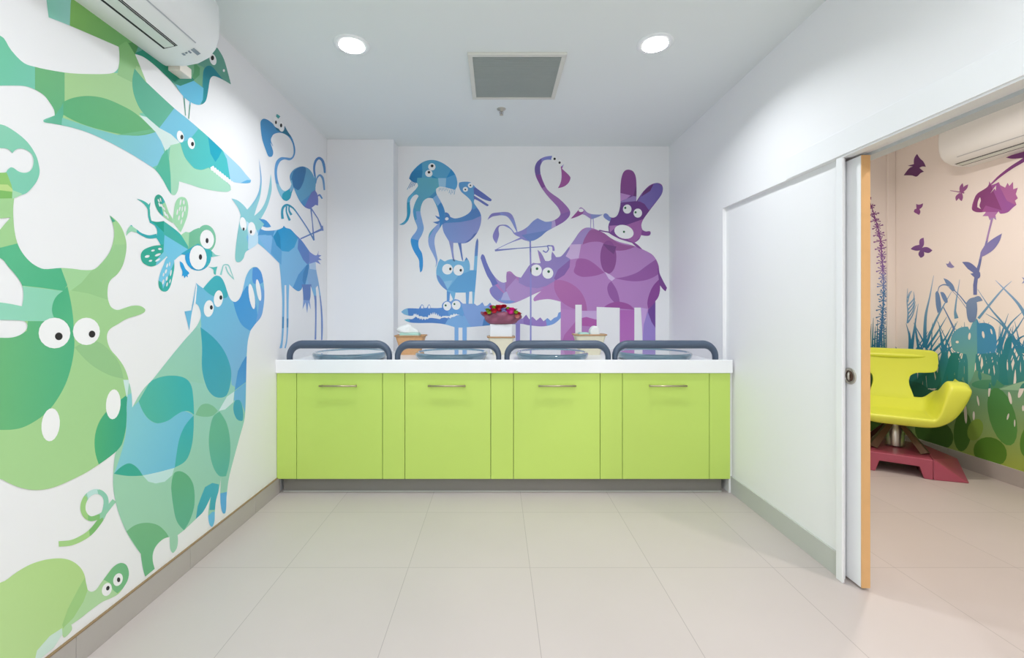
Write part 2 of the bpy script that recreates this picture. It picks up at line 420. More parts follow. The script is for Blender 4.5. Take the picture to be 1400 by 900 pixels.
X, y, zt, w, z0 = basket('basket', 685, 460, 17.8, 3.80, M['basket_cream'], M['rim_brown'], 'cream basket with orange brown rim below the bouquet', None)
zt2 = CZ - (443 - VY) * y / F
bm = NB(); box(bm, X - 0.092, X + 0.092, y - 0.05, y + 0.05, z0 + 0.010, zt2); o = obj('flower_box', bm, M['top'], bevel=0.006); tag(o, 'white square box in the middle basket holding the bouquet', 'box')
r = thing('bouquet', 'bouquet of red and magenta flowers in plum wrapping paper', 'bouquet', (X, y, zt2))
bm = NB(); n = 48; rows = []
for j in range(9):
    v = j/8; rr = []
    for i in range(n):
        a = 2*PI*i/n
        R = 0.104 + 0.046*math.sin(PI*.66*v)**.8 + (0.015*math.sin(5*a + 4*v) + 0.012*math.sin(8*a - 7*v)) * (0.35 + v)
        rr.append(bm.verts.new((X + 0.005 + R*math.cos(a), y + 0.62*R*math.sin(a), zt2 + 0.0005 + 0.092*v*(1 + 0.12*math.sin(4*a+1)*v))))
    rows.append(rr)
for p, q in zip(rows, rows[1:]): bridge(bm, p, q)
bm.faces.new(list(reversed(rows[0])))
top = bm.verts.new((X + 0.005, y, zt2 + 0.078))
for i in range(n): bm.faces.new((rows[-1][i], rows[-1][(i+1) % n], top))
obj('wrapping', bm, M['wrap'], r, smooth=True)
def rose(px_, py_, rad, m, dy=-0.045, name='flower'):
    c = Vector(((px_ - VX) * y / F, y + dy, CZ - (py_ - VY) * y / F)); bm = NB(); random.seed(int(px_*7 + py_))
    lathe(bm, [(0, -rad*.6), (rad*.5, -rad*.55), (rad*.75, -rad*.1), (rad*.5, rad*.4), (0, rad*.55)], c, 12)
    for layer, (k, tilt, nn) in enumerate(((0.55, .25, 4), (0.8, .55, 5), (1.0, .9, 6))):
        for i in range(nn):
            a = 2*PI*i/nn + layer*.6 + random.uniform(-.2, .2)
            u = Vector((math.cos(a), math.sin(a), 0)); s = Vector((-math.sin(a), math.cos(a), 0)); g = []
            for q in range(5):
                t = q/4; wv = rad*(.25 + .55*math.sin(PI*min(1, t*.75+.1)))
                base = c + u*(rad*k*(.35 + tilt*.75*t*t + .3*t)) + Vector((0, 0, -rad*.5 + rad*1.25*t*(1.1 - tilt*.45*t)))
                g.append([bm.verts.new(base + s*(wv*e) - u*(abs(e)*wv*.35)) for e in (-1, -.5, 0, .5, 1)])
            for p, q2 in zip(g, g[1:]):
                for e in range(4): bm.faces.new((p[e], p[e+1], q2[e+1], q2[e]))
    f = obj(name, bm, m, r, smooth=True)
rose(682, 422, .042, M['red'], -.05); rose(675.5, 425.5, .030, M['red'], -.085); rose(698, 425.5, .042, M['pink'], -.06); rose(673, 420.5, .026, M['pink'], -.01); rose(689, 419.5, .026, M['red'], 0)
rose(708, 430, .028, M['red'], -.04); rose(706.5, 433, .022, M['salmon'], -.07); rose(688.5, 424, .024, M['lilac'], -.07); rose(664.5, 429, .024, M['red'], -.03)
for q in ((667, 424, .02), (669, 427, .024), (675.5, 420.5, .02), (694, 421.5, .015), (705, 427, .02)): rose(*q, M['lime'], -.08, 'bud')
bm = NB(); random.seed(5)
for i in range(16):
    a = random.uniform(0, 6.28); c = Vector((X + .11*math.cos(a), y + .05*math.sin(a), zt2 + .10)); u = Vector((math.cos(a), math.sin(a)*.6, .8)).normalized()*.045; s = Vector((-math.sin(a), math.cos(a), 0))*.013
    vs = [bm.verts.new(p) for p in (c, c + u*.5 + s, c + u, c + u*.5 - s, c + u*.5 + Vector((0,0,.006)))]
    for p, q in ((0,1),(1,2),(2,3),(3,0)): bm.faces.new((vs[p], vs[q], vs[4]))
obj('foliage', bm, M['leaf'], r)

# ================================================================ ceiling fittings
def downlight(X, Y, label, group=None, power=30, col=(0.93, 0.963, 1.0), spread=140):
    r = thing('downlight', label, 'ceiling light', (X, Y, ZC), group)
    bm = NB(); lathe(bm, [(0.101, 0), (0.1005, -0.004), (0.094, -0.007), (0.084, -0.0075), (0.080, -0.004), (0.066, -0.002), (0.066, 0.0)], (X, Y, ZC), 48); obj('trim_ring', bm, M['plastic'], r, smooth=True)
    bm = NB(); lathe(bm, [(0, -0.0035), (0.060, -0.0035), (0.0655, -0.002), (0.0655, -0.0005), (0, -0.0005)], (X, Y, ZC), 48); obj('lens', bm, M['lens'], r)
    l = bpy.data.lights.new('downlight_lamp', 'AREA'); l.shape = 'DISK'; l.size = 0.14; l.energy = power; l.color = col; l.spread = math.radians(spread)
    lo = bpy.data.objects.new('downlight_lamp', l); COL.objects.link(lo); lo.location = (X, Y, ZC - 0.012); lo.visible_camera = True
    return r
PW = 10.4
downlight((481 - VX) * 2.573 / F, 2.573, 'round recessed ceiling downlight on the left', 'ceiling downlights', PW)
downlight((895.5 - VX) * 2.56 / F, 2.56, 'round recessed ceiling downlight on the right', 'ceiling downlights', PW)
for X in (-0.82, 0.89):  # unseen downlights added around the viewpoint to fill the room with light
    for Y in (0.75, -0.9):
        downlight(X, Y, 'unseen round ceiling downlight by the viewpoint, added as fill light', 'ceiling downlights', 8.5 if Y > 0 else 26, spread=168)
WARM = (1, 0.91, 0.84)
for Y in (2.9, 1.0):
    downlight(2.55, Y, 'round recessed warm downlight in the next room, above the frame', 'next room downlights', 20.5, WARM, 160)

xa0, xa1, ya0, ya1 = (639 - VX)*2.649/F, (775.5 - VX)*2.649/F, 2.649, 3.227
r = thing('ceiling_vent', 'square grey ceiling vent with off white frame', 'vent', ((xa0+xa1)/2, (ya0+ya1)/2, ZC))
bm = NB(); fw = 0.028
for q in ((xa0, xa1, ya0, ya0+fw), (xa0, xa1, ya1-fw, ya1), (xa0, xa0+fw, ya0+fw, ya1-fw), (xa1-fw, xa1, ya0+fw, ya1-fw)): box(bm, *q, ZC - 0.014, ZC)
obj('frame', bm, M['ventframe'], r, bevel=0.002)
bm = NB(); box(bm, xa0+fw, xa1-fw, ya0+fw, ya1-fw, ZC - 0.003, ZC)
n = 44
for i in range(n):
    yy = ya0 + fw + (ya1 - ya0 - 2*fw) * (i + .5) / n; box(bm, xa0+fw, xa1-fw, yy - 0.0035, yy + 0.0035, ZC - 0.010, ZC - 0.003)
obj('grille', bm, M['grille'], r)

sx, sy = (685.5 - VX)*3.41/F, 3.41
r = thing('fire_sprinkler', 'small silver fire sprinkler head in the ceiling behind the vent', 'sprinkler', (sx, sy, ZC))
bm = NB(); lathe(bm, [(0.034, 0), (0.032, -0.004), (0.014, -0.007), (0.012, -0.018), (0.006, -0.02), (0, -0.02)], (sx, sy, ZC), 24); obj('escutcheon', bm, M['steel'], r, smooth=True)
bm = NB()
for s in (-1, 1): tube(bm, [(sx + s*0.008, sy, ZC - .016), (sx + s*0.011, sy, ZC - .03), (sx + s*.004, sy, ZC - .044)], 0.0018, 8)
tube(bm, [(sx, sy, ZC - .018), (sx, sy, ZC - .044)], 0.0022, 8); obj('yoke', bm, M['bronze'], r, smooth=True)
bm = NB(); lathe(bm, [(0, -0.044), (0.015, -0.044), (0.015, -0.0455), (0, -0.0455)], (sx, sy, ZC), 16); obj('deflector', bm, M['steel'], r)

# ================================================================ air conditioners
def aircon(name, label, wall, sgn, y0, y1, zb, gap, icons, prof=None):
    """sgn +1: hangs on a wall at X = wall and sticks out towards +X"""
    r = thing(name, label, 'air conditioner', (wall, (y0+y1)/2, zb))
    prof = prof or [(0, 0), (.09, 0.0), (.15, .012), (.20, .038), (.232, .078), (.247, .13), (.25, .20), (.245, .275), (.235, .293), (.21, .30), (0, .30)]
    P = lambda o, z, y: Vector((wall + sgn*o, y, zb + z))
    bm = NB()
    # rounded ends
    steps = [(y0, .93), (y0 + .012, .98), (y0 + .03, 1.0), (y1 - .03, 1.0), (y1 - .012, .98), (y1, .93)]
    rows = [[bm.verts.new(P(o*s if o > 0 else 0, .15 + (z - .15)*(s if s < 1 else 1), yy)) for o, z in prof] for yy, s in steps]
    for a, c in zip(rows, rows[1:]): bridge(bm, a, c)
    bm.faces.new(rows[0]); bm.faces.new(rows[-1])
    body = obj('housing', bm, M['plastic'], r, smooth=True)
    md = body.modifiers.new('es', 'EDGE_SPLIT'); md.split_angle = math.radians(35)
    def strip(nm, o0, z0, o1, z1, ya, yb, m, th=.0025, parent=r):
        d = Vector((o1 - o0, z1 - z0)); nrm = Vector((d.y, -d.x)).normalized() * th
        bm = NB(); q = [(o0, z0), (o1, z1), (o1 + nrm.x, z1 + nrm.y), (o0 + nrm.x, z0 + nrm.y)]
        prism(bm, q, lambda p: P(p[0], p[1], ya), lambda p: P(p[0], p[1], yb)); return obj(nm, bm, m, parent)
    # air outlet: dark slot, flap in front of it, seam of the front panel
    strip('air_outlet', .0945, .0004, .154, .0142, y0 + .11, y1 - gap, M['dark'], .0012)
    strip('flap', .1045, .0026, .1440, .0100, y0 + .115, y1 - gap - .007, M['plastic_shade'], .003)
    strip('panel_seam', .206, .0435, .2095, .0475, y0 + .02, y1 - .12, M['plastic_seam'], .0008)
    if icons:
        ic = NB()
        for (a, l, w_) in ((.135, .012, .007), (.15, .01, .004), (.163, .008, .008), (.176, .018, .02)):
            zz = lambda o: .012 + (o - .15) * .52 if o > .15 else (o - .09) * .2
            q = [(a, zz(a) - .0008), (a + l*.8, zz(a + l*.8) - .0008), (a + l*.8, zz(a + l*.8) - .0016), (a, zz(a) - .0016)]
            prism(ic, q, lambda p: P(p[0], p[1], y1 - .105), lambda p: P(p[0], p[1], y1 - .105 + w_*2.2))
        obj('control_icons', ic, M['icon'], r)
    return r
aircon('air_conditioner', 'white wall mounted air conditioner above the animal mural', XL, 1, 1.15, 2.075, 2.374, .155, True)
bm = NB(); box(bm, XL, XL + .056, 2.0755, 2.155, 2.364, 2.41); o = obj('pipe_trunking', bm, M['cream'], bevel=.003); tag(o, 'cream pipe trunking under the corner of the air conditioner', 'trunking')
aircon('air_conditioner', 'white wall mounted air conditioner in the next room', XRR, -1, 2.55, 3.58, 2.38, .05, False)
# ================================================================ mural prints
def parse(s):
    pts, sharp = [], []
    allsharp = s.startswith('=')
    for tkn in s.lstrip('=').split():
        f = tkn.endswith('!'); x, y = tkn.rstrip('!').split(',')
        pts.append((float(x), float(y))); sharp.append(f or allsharp)
    return pts, sharp
def spline(s, sub=4, closed=True):
    P, S = parse(s); n = len(P); out = []
    rng = n if closed else n - 1
    for i in range(rng):
        a, b = P[i], P[(i+1) % n]
        if S[i] and S[(i+1) % n]: out.append(a); continue
        p0 = P[i-1] if (closed or i > 0) else a
        p3 = P[(i+2) % n] if (closed or i + 2 < n) else b
        L = math.dist(a, b)
        def tan(q0, q, q1, sh):
            if sh: return None
            l0, l1 = math.dist(q0, q), math.dist(q, q1)
            if l0 + l1 < 1e-9: return (0, 0)
            k = L / max(1e-9, (l0 + l1)) 
            return ((q1[0]-q0[0])*k, (q1[1]-q0[1])*k)
        ta = tan(p0, a, b, S[i]); tb = tan(a, b, p3, S[(i+1) % n])
        if ta is None: ta = ((b[0]-a[0])*1.5 - tb[0]*.5, (b[1]-a[1])*1.5 - tb[1]*.5)
        if tb is None: tb = ((b[0]-a[0])*1.5 - ta[0]*.5, (b[1]-a[1])*1.5 - ta[1]*.5)
        for j in range(sub):
            t = j/sub; t2, t3 = t*t, t*t*t
            h = (2*t3 - 3*t2 + 1, t3 - 2*t2 + t, -2*t3 + 3*t2, t3 - t2)
            out.append((h[0]*a[0] + h[1]*ta[0] + h[2]*b[0] + h[3]*tb[0], h[0]*a[1] + h[1]*ta[1] + h[2]*b[1] + h[3]*tb[1]))
    if not closed: out.append(P[-1])
    return out
def ell(cx, cy, rx, ry, rot=0, n=20):
    c, s = math.cos(math.radians(rot)), math.sin(math.radians(rot)); o = []
    for i in range(n):
        a = 2*PI*i/n; x, y = rx*math.cos(a), ry*math.sin(a)
        o.append((cx + x*c - y*s, cy + x*s + y*c))
    return o
def stroke(s, w, sub=5):
    """ribbon along an open path; w is a width or (start, ..., end)"""
    pts = spline(s, sub, closed=False); n = len(pts)
    ws = w if isinstance(w, (tuple, list)) else (w, w)
    L, R = [], []
    for i, p in enumerate(pts):
        q0, q1 = pts[max(0, i-1)], pts[min(n-1, i+1)]
        dx, dy = q1[0]-q0[0], q1[1]-q0[1]; l = math.hypot(dx, dy) or 1
        t = i/(n-1)*(len(ws)-1); k = min(int(t), len(ws)-2); ww = max(.15, ws[k] + (ws[k+1]-ws[k])*(t-k)) / 2
        L.append((p[0] - dy/l*ww, p[1] + dx/l*ww)); R.append((p[0] + dy/l*ww, p[1] - dx/l*ww))
    return L + R[::-1]
def shape(q): return spline(q) if isinstance(q, str) else q
def winding(x, y, P):
    w = 0; n = len(P)
    for i in range(n):
        x0, y0 = P[i]; x1, y1 = P[(i+1) % n]
        if y0 <= y:
            if y1 > y and (x1-x0)*(y-y0) - (x-x0)*(y1-y0) > 0: w += 1
        elif y1 <= y and (x1-x0)*(y-y0) - (x-x0)*(y1-y0) < 0: w -= 1
    return w
def bbox(P): return (min(p[0] for p in P), min(p[1] for p in P), max(p[0] for p in P), max(p[1] for p in P))
def inside(x, y, PB):
    P, B = PB
    return B[0] <= x <= B[2] and B[1] <= y <= B[3] and winding(x, y, P) != 0
def color_fn(spec, gain):
    """'rrggbb' or 'rrggbb>rrggbb@x0,y0,x1,y1' (a printed blend between two inks)"""
    if '>' not in spec:
        c = tuple(min(1, v*gain) for v in hexc(spec)); return lambda x, y: c
    cc, q = spec.split('@'); a, b = [tuple(min(1, v*gain) for v in hexc(h)) for h in cc.split('>')]
    x0, y0, x1, y1 = [float(v) for v in q.split(',')]; dd = (x1-x0)**2 + (y1-y0)**2
    def f(x, y):
        t = max(0, min(1, ((x-x0)*(x1-x0) + (y-y0)*(y1-y0))/dd))
        return tuple(a[i] + (b[i]-a[i])*t for i in range(3))
    return f
def ink(name, fr, plane, off, outs, base, regions=(), holes=(), parent=None, gain=1.0):
    """flat print on a wall. fr = (x origin, y origin, scale) of the path coordinates"""
    outs = [shape(o) for o in outs]; holes = [shape(h) for h in holes]
    regs = [(shape(r), c) for r, c in regions]
    verts, edges = [], []
    for P in outs + holes + [r for r, c in regs]:
        k = len(verts); verts += [Vector(p) for p in P]; n = len(P)
        edges += [(k+i, k+(i+1) % n) for i in range(n)]
    far = plane in (on_far, on_farback)
    V, E, Fc, *_ = delaunay_2d_cdt(verts, edges, [], 0, 0.02)
    OB = [(P, bbox(P)) for P in outs]; HB = [(P, bbox(P)) for P in holes]
    RB = [((P, bbox(P)), color_fn(c, gain)) for P, c in regs]; bf = color_fn(base, gain)
    bm = NB(); lay = bm.loops.layers.float_color.new('paint'); vm = {}
    for f in Fc:
        cx = sum(V[i][0] for i in f)/len(f); cy = sum(V[i][1] for i in f)/len(f)
        if not any(inside(cx, cy, o) for o in OB) or any(inside(cx, cy, h) for h in HB): continue
        cf = bf
        for P, c in RB:
            if inside(cx, cy, P): cf = c
        vs = []
        for i in f:
            if i not in vm:
                p = plane(fr[0] + V[i][0]/fr[2], fr[1] + V[i][1]/fr[2], off)
                if far: p.z = max(p.z, .112)
                vm[i] = bm.verts.new(p)
            vs.append(vm[i])
        try: fc = bm.faces.new(vs)
        except ValueError: continue
        for lp, i in zip(fc.loops, f): lp[lay] = (*cf(V[i][0], V[i][1]), 1)
    me = bpy.data.meshes.new(name); bm.normal_update()
    # face the room
    cam = Vector((0.6, 1.5, 1.2)) if plane in (on_left, on_back) else Vector((2.2, 2.5, 1.2))
    for fc in bm.faces:
        if fc.normal.dot(cam - fc.calc_center_median()) < 0: fc.normal_flip()
    bm.to_mesh(me); bm.free()
    o = bpy.data.objects.new(name, me); COL.objects.link(o); me.materials.append(M['paint'])
    if parent: o.parent = parent
    return o
def plain(name, fr, plane, off, shapes, m, parent):
    o = ink(name, fr, plane, off, shapes, 'ffffff', parent=parent)
    o.data.materials.clear(); o.data.materials.append(m); return o
def eyes(fr, plane, off, parent, lst, pm='black'):
    for e in lst:
        (x, y, rx, ry, rot), pu = e
        w = plain('eye', fr, plane, off + .0004, [ell(x, y, rx, ry, rot)], M['white'], parent)
        if pu: plain('pupil', fr, plane, off + .0008, [ell(*pu)], M[pm], w)
def mural(name, label, cat, fr, plane, off, outs, base, regions=(), holes=(), eye=(), pm='black', gain=1.0):
    o = ink(name, fr, plane, off, outs, base, regions, holes, None, gain)
    tag(o, label, cat, 'printed animals on the walls' if cat == 'wall print' else 'printed meadow on the next room wall')
    if eye: eyes(fr, plane, off, o, eye, pm)
    return o
WP = 'wall print'
A4 = (0, 0, 4.0); Z1 = (530, 190, 5.624); Z2 = (530, 330, 5.624); Z3 = (720, 190, 5.624); Z4 = (720, 330, 5.624)
R5 = (300, 130, 4.5); R6 = (150, 240, 4.5); R7 = (290, 280, 4.5); Z6 = (530, 400, 7.0)

# ---- left wall: long snouted toothy beast
o = mural('beast_print', 'printed green to blue long-snouted toothy beast across the top of the left wall', WP, A4, on_left, .0008,
 ['-420,110! 0,195 60,275 130,345 200,368 280,385 380,400 480,405 570,405 620,398 645,375! 652,335 652,290 648,256! 520,200 380,140 265,95! 258,40 250,-30! 420,-30! 780,230! 738,298! 760,350 800,450! 950,590 1030,655 1140,750 1240,845 1310,912 1345,955 1372,985! 1366,1000 1320,1002 1270,995! 1215,960 1150,915! 1200,965 1255,1012 1262,1040! 1240,1050 1180,1045 1100,1030 1040,1010 978,992! 972,1040 955,1068 932,1058 890,985 850,930 800,895 720,845 640,800 560,760 480,725 400,700 335,685 280,675 240,668 236,658 262,645! 298,632! 294,600 270,560 240,522 190,490 140,472 90,468 0,468 -420,470!'],
 '6cc49f>72c5ac@-50,300,200,450',
 [('=190,360 420,395 660,400 760,340 820,450 960,600 760,620 900,760 640,820 330,700', 'a3cd8d>a0cc92@350,450,800,650'),
  ('=190,350 352,380 352,600 330,700 190,520', '68b276>5fb07a@200,400,340,600'),
  ('=250,-40 395,-40 380,142 375,150 255,100', '84c9b4>93cfc4@260,80,380,80'),
  ('=385,20 392,-40 800,-40 800,240 735,300 655,262 380,145', '7fb75c>6fae68@400,60,690,240'),
  ('=650,250 690,225 740,300 770,370 745,360 720,450 640,410 652,340', '7db972>8fc183@690,230,680,390'),
  ('=700,235 800,220 850,340 738,298', '4f8f50'),
  ('=330,640 420,672 520,705 640,738 740,742 850,720 890,780 900,860 870,900 820,920 640,820 300,690', '7cc8b4>80c6dc@340,680,860,840'),
  ('340,560! 400,535 480,525 560,535 640,565 740,620 850,722! 790,738 720,742 600,722 480,690 400,658 340,625!', '55ad74>62b072@340,600,840,720'),
  ('=298,632 330,590 345,560 345,625 338,650 335,690 235,668', '52b08c>6abd9c@330,600,240,660'),
  ('735,375! 722,450 735,530 775,610 870,700! 915,655 952,592! 870,510 798,450!', '43a685>5ab294@740,420,930,620'),
  ('=640,738 870,700 850,720 740,742', '6ab787'),
  ('=800,640 870,700 895,695 985,780 930,800 905,830 880,770 850,722 760,630', 'd6e9e4'),
  ('=952,592 1010,630 1085,705 1040,760 1000,800 985,782 935,735 870,700', '74c2dc'),
  ('=985,782 1040,760 1085,705 1150,755 1215,820 1260,860 1275,1000 1210,960 1140,915 1100,930 1060,920 1010,860', '4cbdb8>45bfc4@1000,780,1250,900'),
  ('=1137,748 1215,820 1196,860 1177,886 1150,840', '00a3bb'),
  ('=1215,818 1300,880 1390,980 1372,1003 1262,1000 1250,930 1240,870', 'a4d4ef'),
  ('=1310,1003 1350,985 1385,985 1366,1010', '5fb0de'),
  ('930,795! 985,782! 1010,860 1060,920 1100,930 1140,918! 1250,1010 1270,1060! 1100,1050! 975,1000! 970,1070 930,1062! 922,920', 'a5d8b4>a8dcc4@940,820,1240,1040'),
  ('=860,905 885,850 912,815 925,880 932,960 935,1065 880,985 845,930', '55b896>4db79f@900,830,900,1030')],
 eye=[((985, 747, 19, 33, -12), (993, 750, 8, 13, 0)), ((1045, 784, 19, 32, -12), (1051, 788, 8, 12, 0))])
random.seed(2); tt = []
for i in range(9):
    x = 1158 + i*13.2; y = 920 + i*10.4
    tt.append([(x-9, y-4), (x+7, y-14), (x+16, y+1), (x+10, y+13), (x-1, y+15), (x-6, y+8)])
plain('teeth', A4, on_left, .0012, tt, M['white'], o)

# ---- left wall: small bird behind the air conditioner
mural('bird_print', 'printed teal bird with pointed beak below the air conditioner', WP, A4, on_left, .0012,
 ['738,296! 780,310 830,345 885,395 940,450 1000,525 1035,555 1075,573 1105,570 1125,550 1138,490 1146,440 1155,422 1170,416 1210,432 1262,462! 1246,400 1222,320 1188,262! 1100,250! 850,250! 760,240!',
  '=1000,520 1008,525 1016,632 1012,632', '=1036,556 1042,560 1033,652 1028,648'],
 '5e9f8d',
 [('=980,380 1060,340 1115,370 1100,480 1050,440', '72ae86'),
  ('=738,290 850,245 960,330 1062,436 1055,445 985,470 940,450 885,395 830,345', '128a70>0b8266@800,320,1000,460'),
  ('=1060,340 1092,372 1090,410 1062,437 1050,420 1060,390', '4f9a63'),
  ('1050,440! 1108,480! 1108,440 1112,385 1130,362 1155,362 1190,400 1222,442! 1150,480! 1145,560! 1108,580!', '007f8e>008f98@1140,370,1110,560'),
  ('=960,462 985,470 1058,442 1112,482 1108,545 1090,580 1030,570 995,525', '58b5d6>62bddc@980,480,1100,560')],
 eye=[((1163, 325, 18, 32, -15), (1160, 317, 9, 13, 0)), ((1223, 386, 6, 8, 0), None)])

# ---- left wall: creature cut by the frame at the left
mural('muzzle_print', 'printed mint green animal muzzle cut off by the left edge of the photo', WP, A4, on_left, .0012,
 ['-420,650! 0,680 80,720 150,780 195,850 212,910 214,950 200,990 175,1025 145,1055 118,1066! 75,1085! 20,1092 -420,1095!'],
 '8acfb2>7ecbb0@0,700,200,950',
 [('=-420,945! 35,945 60,1010 66,1035 60,1092 -420,1100!', '8cc46c>97cb72@20,960,20,1060'),
  ('=-420,1000! 40,1010 66,1035 70,1050 0,1040 -420,1045!', 'bcd98a'),
  ('=-420,1045! 0,1042 70,1050 64,1095 -420,1100!', '7dbb62'),
  ('=66,1040 120,1060 100,1080 64,1090', 'a6d8b0')],
 holes=['-420,800! 0,810 40,815 66,838! 85,818 115,812 150,825 175,850 182,885 172,925 150,942 125,945 100,938 88,930! 60,915 40,928 30,942 0,945 -420,948!'])

# ---- left wall: big horned cow
mural('cow_print', 'printed large green horned cow face with white nostrils on the left wall', WP, A4, on_left, .0014,
 ['75,1085! 70,1140 72,1210 80,1280 95,1335 118,1380 155,1425 195,1455 240,1472 330,1466 400,1471 460,1478 515,1472 565,1425 600,1375 620,1310 622,1260 612,1215 598,1178! 640,1212 668,1255 686,1310 690,1350 684,1400 668,1455 640,1500 605,1530 590,1560 586,1610 592,1650 608,1682 640,1696 680,1685 720,1673 765,1674 792,1692 788,1708 760,1722 690,1745 640,1775 600,1800 584,1830 586,1870 605,1915 640,1955 672,2000 692,2045 704,2090! 692,2200 690,2300 682,2380 665,2430 634,2470! 590,2505 540,2540 470,2585 390,2625 310,2660 240,2678 170,2680 100,2665 40,2640 0,2620 -420,2550! -420,1850! 0,1848 50,1848 90,1840 125,1822 145,1798 147,1775 130,1757 80,1752 0,1750 -420,1748! -420,1630! 0,1655 118,1676! 126,1620 120,1565 95,1520 45,1460 0,1412 -420,1300! -420,1090!'],
 'a9d493>a2d092@100,2500,600,1700',
 [('=-420,1352! 0,1355 92,1332 150,1390 250,1440 330,1440 366,1560 345,1592 230,1575 110,1562 60,1530 -420,1330!', '58b98a>4bb384@100,1400,330,1550'),
  ('=-420,1600! 0,1640 100,1570 118,1565 230,1578 345,1592 300,1640 282,1690 300,1750 240,1757 -420,1752!', '93d5bb>8fd3b4@20,1700,320,1620'),
  ('345,1590! 300,1630 282,1690 295,1740 340,1790 400,1810! 398,1740 385,1650 366,1565!', '4ab181>53b785@300,1650,390,1750'),
  ('-420,1850! 90,1840! 145,1810! 150,1757! 240,1757! 320,1735 390,1790! 405,1870 395,1970 365,2080 320,2170 260,2250 180,2310 100,2345 0,2352 -420,2340!', '6ab77a>4eb181@-20,2000,390,2000'),
  ('=388,1590 450,1540 500,1480 560,1430 622,1340 622,1338 692,1338 692,1460 640,1520 600,1545 586,1640 480,1605', '97c88a>9bcb90@450,1600,660,1360'),
  ('=330,1462 500,1478 440,1550 380,1592 366,1560', 'a4d49b'),
  ('405,1900! 460,1870! 530,1868 600,1920 650,1990 674,2072! 590,2050 490,1990', '95c58b'),
  ('600,2230! 640,2200 692,2160! 692,2300 665,2430 632,2472 540,2545! 518,2470 518,2380 545,2300', '4bb07a>2fa486@520,2400,690,2400'),
  ('=598,1178 630,1210 610,1218', '46a884'),
  ('=672,2078 704,2078 715,2150 690,2172', 'cfe8e4')],
 holes=['=-420,1195! 0,1195 56,1190 20,1230 0,1255 -420,1330!'],
 eye=[((295, 1822, 87, 84, 0), (318, 1840, 21, 21, 0)), ((470, 1813, 74, 75, 0), (500, 1828, 18, 19, 0)),
      ((274, 2324, 50, 91, 6), None), ((617, 2212, 40, 82, 4), None)])

